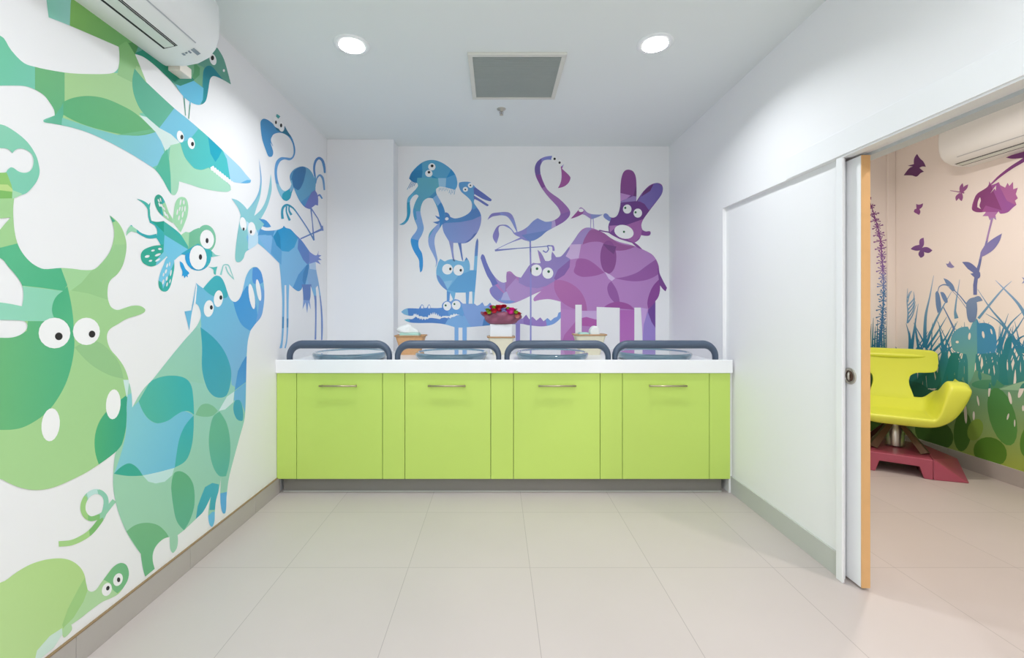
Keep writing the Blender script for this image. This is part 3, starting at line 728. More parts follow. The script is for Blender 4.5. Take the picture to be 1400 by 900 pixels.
# ---- left wall: pig
o = mural('pig_print', 'printed blue-green pig with big raised snout and curly tail on the left wall', WP, A4, on_left, .0010,
 ['1072,1548! 1088,1562 1110,1577! 1130,1553 1155,1525 1180,1508 1205,1515 1225,1545 1245,1605 1262,1640 1285,1652 1308,1635 1325,1595 1342,1520 1358,1485 1375,1466 1396,1460 1415,1470 1430,1496 1442,1560 1445,1620 1440,1680 1427,1733 1391,1778 1369,1809! 1354,1870 1348,1960 1345,2100 1338,2280 1310,2390 1280,2500 1250,2620 1238,2720 1236,2780 1230,2808 1218,2808 1207,2770 1204,2700 1208,2612! 1196,2680 1180,2740 1174,2800 1172,2850 1160,2882 1146,2872 1138,2830 1142,2770 1152,2718! 1110,2800 1075,2835 1010,2897! 970,2928! 972,2960 965,3000 945,3025 932,3010 928,2975 927,2937! 890,2950 855,2985 838,3020 834,3065 845,3112! 793,3155! 780,3110 772,3060 769,3030! 735,2985 690,2910 660,2840 640,2780 622,2700 617,2640 620,2560 626,2500 634,2470! 655,2440 680,2370 692,2250! 695,2160 704,2095 718,2150 722,2230! 755,2170 790,2120 830,2080 890,2005 950,1930 1010,1858 1070,1790 1092,1750 1098,1720 1085,1675 1068,1660! 1070,1600'],
 '9fd2b4>98d0c4@700,2500,1250,2200',
 [('=1050,1540 1140,1560 1250,1600 1460,1450 1460,1800 1369,1812 1352,1900 1345,1960 1320,2060 1290,2122 1265,2105 1262,2020 1235,1960 1180,1880 1100,1800 1095,1700 1060,1670', '6fbddd>7cb8e0@1100,1750,1330,1950'),
  ('=1060,1790 1098,1800 1100,1900 1104,2000 1115,2100 1000,2080 830,2085 950,1930', '98d0b8>95cdbd@900,2000,1100,1900'),
  ('1110,1577! 1130,1553 1180,1506 1212,1515 1245,1605! 1238,1628 1200,1630 1150,1612', '3fb2bd>35aebb@1130,1580,1230,1600'),
  ('1275,1650! 1308,1635! 1325,1595 1345,1560! 1385,1600 1410,1760! 1369,1811! 1320,1775 1290,1710', '3c98d8>4a9fdc@1290,1660,1390,1760'),
  ('=1342,1520 1360,1480 1385,1462 1378,1500 1376,1530 1345,1570 1325,1600', '79bde4'),
  ('1382,1464! 1405,1462! 1430,1496 1440,1540 1410,1555 1382,1545', '4b95da'),
  ('=1412,1700 1425,1560 1450,1600 1430,1740 1395,1780', '6ca6e0'),
  ('1095,1790! 1104,1900 1104,2020 1130,2120 1165,2165 1205,2176 1240,2160 1262,2080 1260,2010 1225,1920 1170,1850', '2fa3b8>3fa7bc@1120,1850,1240,2120'),
  ('820,2086! 880,2062 940,2055 1000,2064 1035,2090 1052,2140 1060,2270! 1030,2250 1000,2252 960,2272 920,2300 860,2316 815,2295 780,2250 757,2195!', '50b7a2>33b2b6@780,2180,1040,2150'),
  ('690,2165! 718,2150! 722,2230! 757,2195! 785,2260 820,2300 860,2316 920,2300 960,2272 1005,2250 1055,2270! 1010,2360 985,2450 955,2560! 870,2582 780,2600 700,2602 622,2592! 655,2500 685,2380 692,2260', '86ccd6>6fc1e0@690,2300,1000,2400'),
  ('1058,2272! 1057,2360 1045,2450 1015,2520 955,2557! 965,2480 980,2400 1010,2330', '43b4ae>35b0b8@980,2520,1050,2320'),
  ('622,2592! 660,2555 705,2535 745,2555 780,2602! 700,2604', '36ab95'),
  ('=780,2602 870,2582 952,2560 940,2600 900,2635 850,2645 810,2635', 'c3e5e3'),
  ('1068,2270! 1095,2220 1130,2208 1165,2222 1190,2248! 1160,2275 1110,2280', '7fbf9c'),
  ('1200,2252! 1165,2280 1145,2360 1142,2440 1160,2540 1195,2602 1235,2605! 1255,2520 1258,2420 1240,2320', '66b89c>5cb6a8@1150,2400,1240,2560'),
  ('=1195,2248 1240,2170 1280,2142 1275,2200 1230,2240', 'd4e9ee'),
  ('=1344,1950 1350,1950 1345,2090 1282,2136 1300,2030 1325,1980', '3a8fd0>4f9edd@1340,1980,1300,2110'),
  ('=1282,2140 1345,2092 1340,2260 1318,2200 1278,2190', '6fb4e2'),
  ('1275,2230 1285,2192 1310,2190 1325,2230 1326,2300 1300,2298 1282,2270', '3da3bd'),
  ('935,2670! 950,2590 985,2578 1030,2605 1058,2660 1062,2760 1040,2840 1005,2902! 965,2850 945,2760', '62b287>5fb392@950,2650,1040,2800'),
  ('=1098,2720 1120,2665 1160,2642 1196,2650 1192,2720 1178,2790 1145,2790 1152,2718 1110,2805 1070,2840 1080,2770', '3aa9b8>4ab2c4@1090,2800,1170,2660'),
  ('=1130,2830 1160,2800 1180,2800 1175,2890 1135,2890', '6cc0e8'), ('=1200,2700 1245,2690 1240,2815 1200,2815', '5fb0e4'),
  ('690,2908! 740,2872 800,2860 860,2872 900,2905 922,2938! 860,2975 832,3040 850,3112! 790,3160! 768,3030!', '74b886>6bb583@720,2900,820,3100')],
 eye=[((1140, 1688, 27, 46, 6), (1154, 1682, 8, 12, 0)), ((1193, 1634, 25, 46, 6), (1206, 1628, 8, 12, 0)),
      ((1376, 1622, 15, 70, -9), None), ((1413, 1587, 12, 60, -9), None)])
ink('ear', A4, on_left, .0010, ['1072,1548! 1068,1600 1058,1660 1048,1710 1034,1808! 1025,1770 1016,1735 1008,1704! 1045,1698!'], '6bb9de', parent=o)
plain('ear_slit', A4, on_left, .0014, ['=1072,1552 1076,1570 1068,1662 1058,1665'], M['white'], o)
ink('tail', A4, on_left, .0010, [stroke('624,2738 590,2780 565,2810 530,2830 495,2838 468,2822 453,2790 456,2750 478,2712 515,2690 550,2695 575,2722 578,2765 562,2820 530,2870 490,2915 440,2948 385,2970 320,2976', (24, 26, 28, 28, 27, 28, 30, 30))],
    '93cfae', [('=440,2700 475,2720 470,2800 490,2815 480,2850 430,2840', 'a3d287'), ('=470,2680 540,2670 540,2710 480,2730', 'bfe3dc'), ('=530,2680 600,2690 600,2790 560,2790', '8ecdb4'),
               ('=480,2810 545,2815 545,2860 480,2860', '83c077'), ('=480,2890 560,2830 570,2880 520,2940 480,2935', '7fbd70'), ('=300,2930 485,2890 490,2940 400,3000 300,3000', 'aad68a')], parent=o)

# ---- left wall: turtle
mural('turtle_print', 'printed light green turtle at the bottom left above the skirting', WP, A4, on_left, .0012,
 ['-420,3250! 0,3188 90,3130 150,3095 200,3075 260,3060 320,3055 365,3060 405,3077 440,3108 460,3145 468,3185 478,3228! 500,3238 525,3225 550,3190 580,3150 610,3110 640,3086 665,3080 690,3092 703,3130 698,3170 680,3205 645,3250 600,3275 560,3292 520,3320 480,3350 440,3382 388,3418! 390,3448 350,3488 338,3472! 320,3500 292,3545! 150,3660! -420,3700!'],
 'bbdc95>b5d98c@0,3500,400,3150',
 [('=468,3150 480,3230 450,3300 390,3400 345,3440 338,3420 370,3330 430,3215', 'a2cf84'),
  ('=478,3228 500,3238 560,3170 640,3150 640,3260 560,3300 388,3420 395,3450 350,3490 335,3460 350,3430 400,3380 455,3290', 'b3d9a4'),
  ('558,3168! 580,3150 620,3100 660,3070 710,3090 710,3170 640,3246! 615,3225 600,3190!', '7fbf85>72ba86@580,3160,690,3120'),
  ('=200,3560 270,3480 338,3436 340,3475 290,3560 180,3650', 'cfe6da')],
 eye=[((582, 3225, 26, 37, 20), (587, 3218, 9, 13, 20)), ((643, 3171, 25, 36, 20), (646, 3172, 9, 13, 0))])

# ---- left wall: fly
o = mural('fly_print', 'printed teal and green fly with huge ringed eyes and spotted wings', WP, R6, on_left, .0010,
 ['245,275! 285,285 330,280! 380,315 440,368 485,438 492,490 470,492! 440,488 400,520! 375,516 345,495 325,470! 310,425 285,382! 290,340 275,308 250,292',
  stroke('252,292 242,250 238,205 225,180 200,160 168,145', (12, 14, 14, 20, 12, 2)), '=232,185 250,165 245,200', stroke('288,372 240,378 195,362 165,343 135,322', (26, 20, 14, 14, 10)), '100,372! 105,340 130,305 145,318 180,345 160,350 130,345',
  '385,292! 340,262 300,225 280,185 274,150 282,126 300,117 322,132 342,170 362,225 392,280', '385,285! 392,235 400,180 415,145 440,132 468,142 482,185 478,240 462,290 436,350!',
  '330,432! 290,430 245,440 205,460 190,490 198,530 225,552 255,560 290,550 320,525 350,490', '395,515! 396,570 385,630 370,685 350,712 322,712 303,690 299,650 310,600 330,550 352,505',
  ell(590, 390, 62, 86, 0, 30), ell(543, 502, 80, 84, 0, 30), '440,365! 465,348 490,350 515,335 548,322! 540,450 480,460',
  '430,528! 448,540 465,575 488,600 478,612! 480,628! 468,618! 460,632! 452,615! 442,622! 446,592 434,560',
  '602,452! 632,470 650,488 682,492! 650,498 622,500', '600,560! 632,565 662,560! 655,585 652,612! 640,605 636,580', stroke('682,612 692,575 700,552 728,552 745,590 764,642', (12, 8, 6, 8, 6, 3)), stroke('712,560 728,600 760,636', (8, 8, 6))],
 '2eaab0>39b5a6@280,400,460,420',
 [('=330,280 490,440 490,490 330,360', '3fb0a4'), ('=240,270 332,280 332,350 290,310', '0f9d88'),
  ('=335,365 490,460 478,500 440,490 400,525 300,760 240,600 330,470', '6cc3e0>77c7e4@340,400,450,500'),
  ('=480,340 560,280 700,290 680,470 600,455 545,420 480,470 ', '72bd97>7cc3a2@500,400,640,350'), ('=434,360 480,345 488,350 484,440', 'a0d6ad'),
  ('=440,480 480,455 540,420 620,460 630,520 600,600 470,590', '2fb0b5>25a0c8@600,450,500,560'), ('=460,490 490,470 500,560 540,590 480,600', '1f9bd6'),
  ('=270,110 325,125 315,235 320,262 280,190', '2ea18a'), ('=316,180 345,160 420,330 440,360 335,285 325,225', '9fd3a6'), ('=385,120 490,125 490,300 440,360 380,300', 'a3d8ae'),
  ('=180,425 330,425 328,470 290,515 280,560 180,560', '2aa892'), ('=285,520 335,465 360,500 290,565', '74c6dc'), ('=290,640 320,660 330,720 290,720', '2fab98'),
  ('=90,300 165,320 165,352 95,380', '9ad4b2'), ('=425,520 500,520 500,640 425,640', '1c9fdc'), ('=600,540 670,540 670,620 600,620', '4fbab4'), ('=672,530 780,530 780,660 672,660', '8fd0cc'),
  ('=630,470 690,480 690,505 630,505', '86ccc4'), ('=160,130 260,160 250,290 225,200', '3cb0a2')],
 holes=[ell(300,155,5,12,-25), ell(312,150,4,14,-15), ell(318,185,6,12,-25), ell(305,180,5,14,-20), ell(335,205,5,12,-20), ell(340,235,6,16,-25), ell(355,250,5,16,-20), ell(325,195,3,12,-20),
  ell(435,165,5,20,10), ell(455,165,6,14,0), ell(462,205,5,18,5), ell(430,205,5,14,12), ell(415,225,5,18,10), ell(448,240,5,20,10), ell(425,260,5,16,10), ell(440,285,4,16,12), ell(445,205,4,16,5),
  ell(265,462,12,6,-15), ell(308,452,12,7,0), ell(230,498,16,8,-15), ell(295,488,20,7,-22), ell(250,525,11,6,-15), ell(295,520,18,6,-30),
  ell(352,555,5,14,15), ell(368,545,4,14,5), ell(345,590,6,14,15), ell(375,600,5,20,10), ell(330,610,5,12,12), ell(350,635,6,14,12), ell(328,655,6,16,12), ell(352,670,5,14,15), ell(370,650,4,14,12)],
 eye=[((597, 393, 43, 59, -5), (597, 401, 9, 16, 0)), ((542, 505, 53, 75, -3), (556, 502, 10, 17, 0))])
# ---- left wall: goat
mural('goat_print', 'printed blue goat with long curved horns standing on thin legs near the column', WP, R7, on_left, .0010,
 ['175,65! 158,20 118,-38! 155,-27 190,0 215,30! 240,0 268,-40 288,-90 296,-160 286,-285! 303,-175 302,-100 292,-40 272,20 258,68! 295,35 325,-15 345,-85 360,-190! 366,-100 355,-40 335,20 298,88! 325,93 345,110 362,136! 335,140 308,132! 300,150! 330,160 400,155 435,140! 440,130 452,142 480,150 510,180 550,220 600,290! 640,312 655,280! 652,308! 672,312! 655,325! 674,340! 650,342! 668,368! 636,352! 640,400 655,480 672,600 681,720 678,832! 670,834! 668,650 650,500 637,512! 642,600 640,830! 630,830! 630,590 605,500! 605,560 600,590! 606,645! 592,602! 584,668! 574,602! 556,645! 560,580 555,505! 545,525 528,532 500,515 474,490! 470,600 468,760 460,850 452,884! 444,882! 456,820 457,650 455,495! 445,495! 444,650 440,780 430,882! 414,884! 426,820 430,700 430,580 425,495! 420,430 412,360! 370,318 320,270 280,237! 262,255 235,272 205,292 192,330 170,352 148,350 141,325 145,260 155,180 165,120'],
 '76bbe2>7cb9e4@300,200,500,450',
 [('=110,-50 380,-300 380,100 300,150 220,180 210,200 225,260 180,370 130,370 150,100', '8ccad4>84c8c8@200,0,160,300'),
  ('=270,-300 300,-300 310,-170 290,-60 240,20 285,-140', '6f9fd6>80c2d6@290,-250,250,0'),
  ('=210,100 270,150 282,180 282,240 230,280 220,270 222,200', 'bfe0f2'),
  ('=285,85 370,100 370,145 300,145 320,120', '3f95d0'),
  ('=296,145 385,158 372,200 350,200 330,185 280,188', '4a98cf'), ('=278,188 365,188 372,215 385,330 412,360 340,290', '7fb9e6'), ('=372,190 400,250 428,280 425,370 405,350 360,300', '59a3d6'),
  ('=400,155 440,125 520,175 528,205 505,262 470,290 430,285 395,245 375,200', '0f97d0>2fa0d4@400,180,500,250'), ('=375,195 402,158 418,200 422,275 395,250', '0089bd'),
  ('=505,180 535,195 600,292 606,320 592,375 560,340 525,270 530,210', '4f86cc>5f83c8@520,200,590,340'), ('=595,285 680,270 680,375 636,352 600,370', '7a8fd2'),
  ('=585,365 600,365 590,400 575,470 550,525 528,535 495,512 530,430', '4b97d2'), ('=580,372 598,366 590,420 570,500 555,470 560,420', '3385c2'),
  ('=600,370 636,352 645,420 660,520 600,510 585,460 592,400', '86b2de'), ('=595,365 636,352 642,402 600,395', 'b3cdea'),
  ('=550,490 610,490 608,590 560,590', '5b7fc0'), ('=550,585 610,590 620,680 545,680', '7ea0d8'), ('=620,560 690,560 690,840 620,840', '6f8fce'), ('=420,690 440,690 440,760 420,760', '3f8fc4'), ('=455,700 470,700 470,755 455,755', '3f8fc4')],
 eye=[((190, 118, 20, 42, -10), (192, 150, 6, 10, 0)), ((243, 148, 23, 42, -6), (237, 167, 6, 11, 0))])

# ---- left wall: wading bird
mural('wading_bird_print', 'printed blue long-necked wading bird beside the column under the ceiling', WP, R5, on_left, .0010,
 ['252,190! 254,160 270,146 295,152 330,178! 345,198 385,212 402,190! 420,225 445,262 462,310 466,350 455,385 430,402 400,396 375,408 358,440 354,490 365,545 385,582 405,592! 430,575 442,548! 432,500 450,465 480,446 515,440 550,455 575,490 588,540 590,590! 605,620 606,680! 590,676! 572,690! 555,702! 525,690 495,655 472,610 457,572! 445,600 435,635 412,652 388,640 362,595 345,535 338,470 348,410 375,384 410,384 440,386 455,360 452,310 435,270 405,242 370,232 340,238 322,255 314,290 325,330 330,355 322,378 302,378 285,340 262,270',
  stroke('325,240 312,275 328,314', (10, 7, 2)), '348,135! 352,118 374,132! 362,146!',
  stroke('588,565 588,510 582,450 592,405 612,388 632,402 644,440 648,480', (6, 12, 14, 16, 16, 12)), stroke('592,545 600,510 618,493 636,515 645,585', (4, 10, 14, 10)), stroke('602,625 615,615 632,638', (4, 12, 8)),
  stroke('=562,695 572,790 580,890', (9, 5, 10)), stroke('=562,695 605,760 632,825', (8, 6, 12)), stroke('=632,825 565,855 498,885', (14, 8, 8)), '=618,835 640,835 636,802 624,812',
  stroke('582,895 540,820 490,745 455,698 430,680', (9, 7, 8, 12)), stroke('445,690 415,676 392,690 385,720 388,762', (10, 14, 14, 16)), stroke('412,684 412,720 432,772', (10, 9, 14)), stroke('428,684 428,710 442,738', (8, 10, 14))],
 '3f8fc4>4a93cc@260,160,450,450',
 [('=330,170 410,190 440,260 350,215', '17708f'), ('=340,110 380,110 380,150 340,150', '3fa0a0'),
  ('=330,380 470,375 360,450 380,560 340,560', '5f9fd6'), ('=340,540 390,560 420,590 380,640', '86c2dc'), ('385,640! 390,605 430,582 447,592! 425,660!', '1f9fb8'),
  ('=425,560 450,455 520,435 590,480 592,590 560,610 500,660 470,600', '5fa5cc'), ('455,470! 500,440 530,450 525,500 510,550 485,585 455,565 440,540', '2f79b0>2c70a8@460,480,500,570'), ('=425,540 445,520 455,575 435,600', '7fb8d8'),
  ('=522,690 565,600 592,580 620,620 620,700 550,710', '6c78c2'), ('=580,380 660,380 660,500 640,420 610,400 590,440 590,500 575,500', '4c86c4'), ('=590,570 600,480 660,500 650,600', '6a9fd0'), ('=550,695 650,690 650,900 480,900 500,870', '6482c4'),
  ('=370,660 470,660 470,780 370,780', '2796b4'), ('=470,720 600,880 570,900 440,700', '5a86c2')],
 eye=[((347, 165, 15, 33, -8), (346, 168, 6, 11, 0)), ((380, 195, 18, 31, -8), (378, 187, 7, 12, 0))])

# ---- back wall: octopus
G = 1.0
oct_ = mural('octopus_print', 'printed blue octopus with wavy tentacles at the left of the back wall', WP, Z1, on_back, .0012,
 ['165,305! 180,265 215,222 260,185 300,167 340,162 380,168 430,190 490,235 520,275 535,325 533,365 518,392! 480,382 440,372 400,368 372,385! 375,420 405,475 432,530 442,580 432,630 400,690 368,740 360,800 372,870 384,940 366,990! 372,945 350,890 320,830 312,780 322,725 365,675 398,640 396,585 375,515 346,458! 310,455 278,475 260,510 252,560 268,635 278,690 262,740 238,785 240,835 264,880 272,950 266,1010 250,1028! 244,980 240,930 205,870 180,810 180,765 218,712 228,680 206,620 195,560 208,500 238,440! 222,428 195,442 172,482 176,560 160,622 128,658 88,660! 130,632 148,590 148,510 155,455 190,415 232,365 228,340! 192,330'] +
 [stroke('=%d,%d %d,%d' % (184+i*12, 328, 150+i*17, 390-i*9), (4, 4)) for i in range(4)] + [stroke('=%d,%d %d,%d' % (400+i*11, 375, 394+i*11, 402-(i%2)*8), (2, 3)) for i in range(7)] + [stroke('=%d,%d %d,%d' % (480+i*13, 388, 472+i*13, 418+(i%2)*10), (3, 4)) for i in range(4)],
 '5aa8ca>55a4d0@250,300,480,280',
 [('=155,320 170,270 262,190 268,255 262,300 235,345 228,380 160,400', '2a86b8>1f78ae@260,220,180,310'), ('=200,240 262,183 268,240', '2f8cc4'),
  ('=228,300 390,300 395,372 375,420 320,455 270,480 240,560 190,560 215,440', '62b0c4>5aa8c8@300,330,240,480'), ('=388,302 450,302 446,372 395,370', '9fcbe8'), ('=340,280 390,305 340,300', '1f8fc0'),
  ('=452,300 490,232 520,278 ', '2c8fcc'), ('=450,302 522,272 540,340 520,400 448,374', '5aa6da'),
  ('=310,455 372,400 380,430 348,460', '4a95c4'), ('=346,458 378,430 412,485 385,515', '86b4e2'), ('=385,515 412,485 440,560 435,640 395,690 398,600', '3f8bcc'), ('=365,675 400,640 400,700 362,745 364,800 390,990 330,900 305,780', '8fabe0'),
  ('=190,560 250,555 285,690 238,785 180,770 230,680', '86aee2>7aa8e0@220,580,240,740'), ('=195,540 215,530 225,620 205,625', '4fa0d0'), ('=175,765 236,780 275,900 270,1030 235,1030', '2f96dc'),
  ('=150,460 200,415 185,480 150,490', '5fb5dc'), ('=80,670 145,490 180,485 170,620', '2a9fc8')],
 eye=[((340, 215, 28, 28, 0), (342, 208, 11, 11, 0)), ((317, 266, 28, 27, 0), (318, 257, 10, 10, 0))])

# ---- back wall: duck
mural('duck_print', 'printed violet-blue duck with open bill standing on the cat', WP, Z1, on_back, .0010,
 ['550,336! 580,330 630,332 655,350 682,378 740,420 800,466! 792,480 740,466 690,438 668,425! 664,436! 720,470 778,508! 765,518 700,478 668,463! 664,490 682,520 708,560 720,600 714,660 690,720 650,770 610,798 566,805! 572,870 582,940! 570,930 556,860 540,800! 505,800! 506,880 517,945! 500,925 488,860 470,785! 432,720 422,680 420,655! 385,655 348,640! 390,632 402,622! 380,610 365,588! 400,600 420,590! 440,566 465,572 482,600! 520,612 585,595 635,560 648,520 642,480 605,440 565,405 548,365'],
 '7f9bd6>8d97d2@450,680,680,680',
 [('=545,325 690,325 690,440 668,500 640,500 600,440 545,400', '5f9fd6>62a6d4@560,350,650,470'), ('=660,375 690,375 810,460 800,485 700,450 664,425', '6272bc'), ('=660,430 790,510 760,525 664,470', '6a76bc'),
  ('=470,605 585,592 648,545 650,515 685,515 722,590 650,622 560,640 430,648 425,640', '4e8cc8>5685c8@480,620,700,580'), ('=640,520 665,490 690,525 660,545', '5fa0d4'),
  ('=590,800 640,765 665,730 690,720 640,790', '5f74ba'), ('=470,780 510,795 520,950 490,920', '8f98d0'), ('=540,800 565,800 585,945 560,900', '5f7cc0'), ('=345,580 490,560 480,620 420,660 345,650', '4d82c6')],
 holes=[ell(455, 615, 14, 12, -20)],
 eye=[((598, 388, 20, 19, 0), (597, 390, 6, 6, 0)), ((637, 358, 20, 19, 0), (636, 358, 6, 6, 0))])

# ---- back wall: cat
mural('cat_print', 'printed blue cat with upright tail standing on the crocodile', WP, Z2, on_back, .0010,
 ['668,110! 661,222! 632,222! 632,180 624,150 605,122! 588,155! 545,150 500,138 470,142 440,155! 425,148 405,135! 388,165 376,210 374,250 384,300 415,345 455,378! 455,462! 475,458! 480,397! 500,440! 502,470! 515,440! 522,395! 600,395! 603,482! 622,486! 628,388! 650,386! 652,486! 664,482! 672,380 684,240 692,110 697,0 690,-24! 678,10'],
 '74b6df>78b8e0@400,180,600,200',
 [('=460,372 520,295 545,262 640,225 662,222 690,225 670,390 530,395', '62a6d8>5fa4d8@500,350,660,260'), ('=372,258 395,265 430,310 460,375 455,380 405,335', '6a94d0'), ('=430,310 500,300 462,370', '8fc4e6'),
  ('=590,150 606,118 616,140', '4f86c4'), ('=665,115 670,-30 700,-30 694,112', '6678be>6090cc@690,-20,680,110'), ('=450,380 482,395 476,465 450,465', '5c96d2'), ('=598,395 630,385 628,490 600,490', '6ea6dc')],
 eye=[((460, 215, 41, 41, 0), (482, 213, 9, 11, 0)), ((545, 222, 40, 42, 0), (562, 223, 9, 11, 0))])

# ---- back wall: crocodile
def z4to6(s):
    r = []
    for t in s.split():
        f = t.endswith('!'); x, y = [float(v) for v in t.rstrip('!').split(',')]
        px_, py_ = 720 + x/5.624, 330 + y/5.624
        r.append('%.1f,%.1f%s' % ((px_-530)*7, (py_-400)*7, '!' if f else ''))
    return ' '.join(r)
tail = z4to6('0,570! 20,600! 45,580! 75,610! 105,585! 130,615! 160,590! 185,612! 210,590! 235,580! 245,550! 270,538! 268,580 215,632 160,650 110,655 50,650 5,644 -20,638!')
mural('crocodile_print', 'printed long blue to purple crocodile with jagged teeth behind the counter', WP, Z6, on_back, .0008,
 ['130,185! 160,162 195,152 300,155! 315,128 328,115 342,125 350,150! 376,147! 388,122 398,115 408,128 412,148! 470,150 520,146! 522,115 540,92 570,80 605,88! 625,70 650,65 685,75 705,95 722,108! 832,108! 855,128! 880,117! 906,94! 928,131! 952,126! 980,97! 1004,131! 1040,130! 1070,114! 1090,145! 1150,170! 1190,245! 1250,190! 1268,252! 1292,250! 1325,213! 1358,252! ' + tail + ' 1268,300! 1266,516! 1226,516! 1226,305! 1050,306 960,316 850,326 758,333! 756,515! 716,515! 716,337! 678,337! 678,515! 640,515! 640,332! 550,306 480,296 400,292 310,293 230,290 190,280 158,262! 195,254 235,255 270,230! 292,250! 300,242! 308,258! 322,250! 332,264! 345,250! 358,264! 372,252! 384,256! 400,245 440,246 500,256! 512,246! 545,240! 570,246! 582,236! 600,250! 612,238! 640,232! 660,220! 692,216! 664,210! 656,202! 644,212! 634,200! 622,218! 606,212! 592,228! 560,224! 525,226! 512,238! 500,220! 492,232! 486,206! 476,226! 468,196! 458,216! 450,186! 442,212! 434,188! 424,214! 412,196! 404,222! 392,214! 384,238! 362,232! 345,236! 322,226! 300,228! 290,208! 280,222! 272,200! 262,214! 254,200! 244,222! 200,222 150,205'],
 '6f9fdc>7a9fdc@300,200,800,200',
 [('=120,140 560,75 610,160 590,180 575,240 560,240 130,230', '4f87cc>5a90d4@250,180,540,180'), ('=120,140 190,148 200,225 120,225', '7fb8dc'), ('=150,245 570,225 575,262 548,310 150,300', '4a80c8>5688cc@200,270,540,280'), ('=140,240 200,248 215,280 150,275', '5fb4cc'),
  ('=575,262 690,212 740,225 770,290 800,325 760,336 640,335 548,306', '7fb2e4'), ('=700,105 740,160 720,230 690,220 590,225 575,180 610,160', '68a4dc'), ('=700,105 840,100 960,130 905,320 800,325 770,290 740,225', '86a8e0'), ('=905,322 920,255 960,200 1050,200 1050,310', '4f86c4'),
  ('=630,330 765,330 765,520 630,520', '83b3e6'), ('=1200,230 1500,200 1560,500 1200,310', 'a08acc>9a7cc4@1250,260,1450,300'), ('=1300,200 1360,200 1390,330 1300,300', '8f72bc'), ('=1220,300 1272,300 1272,520 1220,520', '9389cc>9a92d4@1226,300,1266,500')],
 holes=['=318,152 320,130 330,120 342,132 342,152', '=386,152 388,128 398,120 408,132 408,152'],
 eye=[((569, 131, 38, 43, 0), (555, 124, 10, 10, 0)), ((656, 122, 42, 44, 0), (639, 111, 9, 10, 0))], pm='greenpupil')

# ---- back wall: flamingo (global pixels)
def g3(x, y): return 720 + x/5.624, 190 + y/5.624
def g1(x, y): return 530 + x/5.624, 190 + y/5.624
def conv(s, g, q=''):
    out = []
    for t in s.split():
        f = t.endswith('!'); x, y = [float(v) for v in t.rstrip('!').split(',')]; X_, Y_ = g(x, y)
        out.append('%.2f,%.2f%s' % (X_, Y_, '!' if f else ''))
    return q + ' '.join(out)
PXF = (0, 0, 1.0)
neck = conv('190,162! 160,160 130,168 112,192 104,220 108,270 130,335 160,390 200,425 250,460 310,520 334,560 328,595 290,635 240,665 190,692 150,715 110,750 60,780 30,786 0,790!', g3)
body = conv('1100,788 1060,782 1030,770! 950,798 870,835 828,860! 822,855! 900,815 985,775 1020,757! 975,735 950,700 920,680 890,668 862,672 852,690 856,740 836,806! 808,755 825,700 850,668 885,660 920,664 950,690 975,722! 992,716! 978,690 950,635 918,598 875,588 835,592 805,598 768,623! 785,590 805,573 850,566 900,562 935,568 960,590 980,640 998,716! 1040,700 1080,672 1115,635 1150,612', g1)
neck2 = conv('90,612! 120,628 150,638 200,630 240,608 260,578 245,535 210,492 170,450 120,385 90,330 70,285 62,230 75,185 105,155 140,138 195,130!', g3)
fl = mural('flamingo_print', 'printed violet flamingo with curved neck standing on one leg, back wall', WP, PXF, on_back, .0014,
 [neck + ' ' + body + ' ' + neck2, stroke(conv('1096,780 1098,900 1100,980 1100,1400 1100,1590', g1, '='), 2.1),
  stroke(conv('825,858 1000,842 1180,830 1255,822', g1, '='), (2.6, 1.2, 1.2, 1.2)), stroke(conv('185,822 202,828 208,862', g3), (1.4, 2.6, 3)), stroke(conv('205,826 160,822 168,848 150,872 125,860', g3), (1.2, 1.6, 1.6, 1.8)),
  conv('262,215! 280,200 286,195! 272,230! 300,255 325,280 337,300 322,338 290,365 240,379! 258,345 267,310 268,260', g3)],
 '8f8fd0>9484cc@700,320,740,310',
 [(conv('195,120 195,168 100,160 60,180', g3, '='), '7f86cc'), (conv('60,180 115,150 112,260 65,300', g3, '='), '6a5aa4>745aa0@735,225,735,240'), (conv('60,280 118,270 150,380 110,400', g3, '='), '8a4f9c'),
  (conv('100,385 150,365 345,540 330,600 260,575 240,520', g3, '='), 'a673b4>9f6cb4@745,260,775,290'), (conv('262,580 335,555 335,600 230,680 205,625', g3, '='), '8e64b0'), (conv('190,635 218,625 225,678 192,690', g3, '='), 'bba5d8'), (conv('0,600 90,600 195,640 190,690 150,730 0,740', g3, '='), '8796d4'), (conv('1030,740 1250,700 1220,770 1100,800', g1, '='), '6f88c8'),
  (conv('240,190 345,270 330,350 230,390 270,300', g3, '='), 'a4569c'), (conv('760,560 860,560 900,700 800,820', g1, '='), '8a83c8'), (conv('860,560 1000,640 1000,720 940,720', g1, '='), '8b98d8'), (conv('815,850 1260,810 1260,870 815,870', g1, '='), '7b83c4')],
 eye=[((720+213/5.624, 190+156/5.624, 4.2, 4.2, 0), (720+215/5.624, 190+154/5.624, 1.6, 1.7, 0)), ((720+252/5.624, 190+182/5.624, 4.0, 4.0, 0), (720+253/5.624, 190+183/5.624, 1.5, 1.7, 0))])

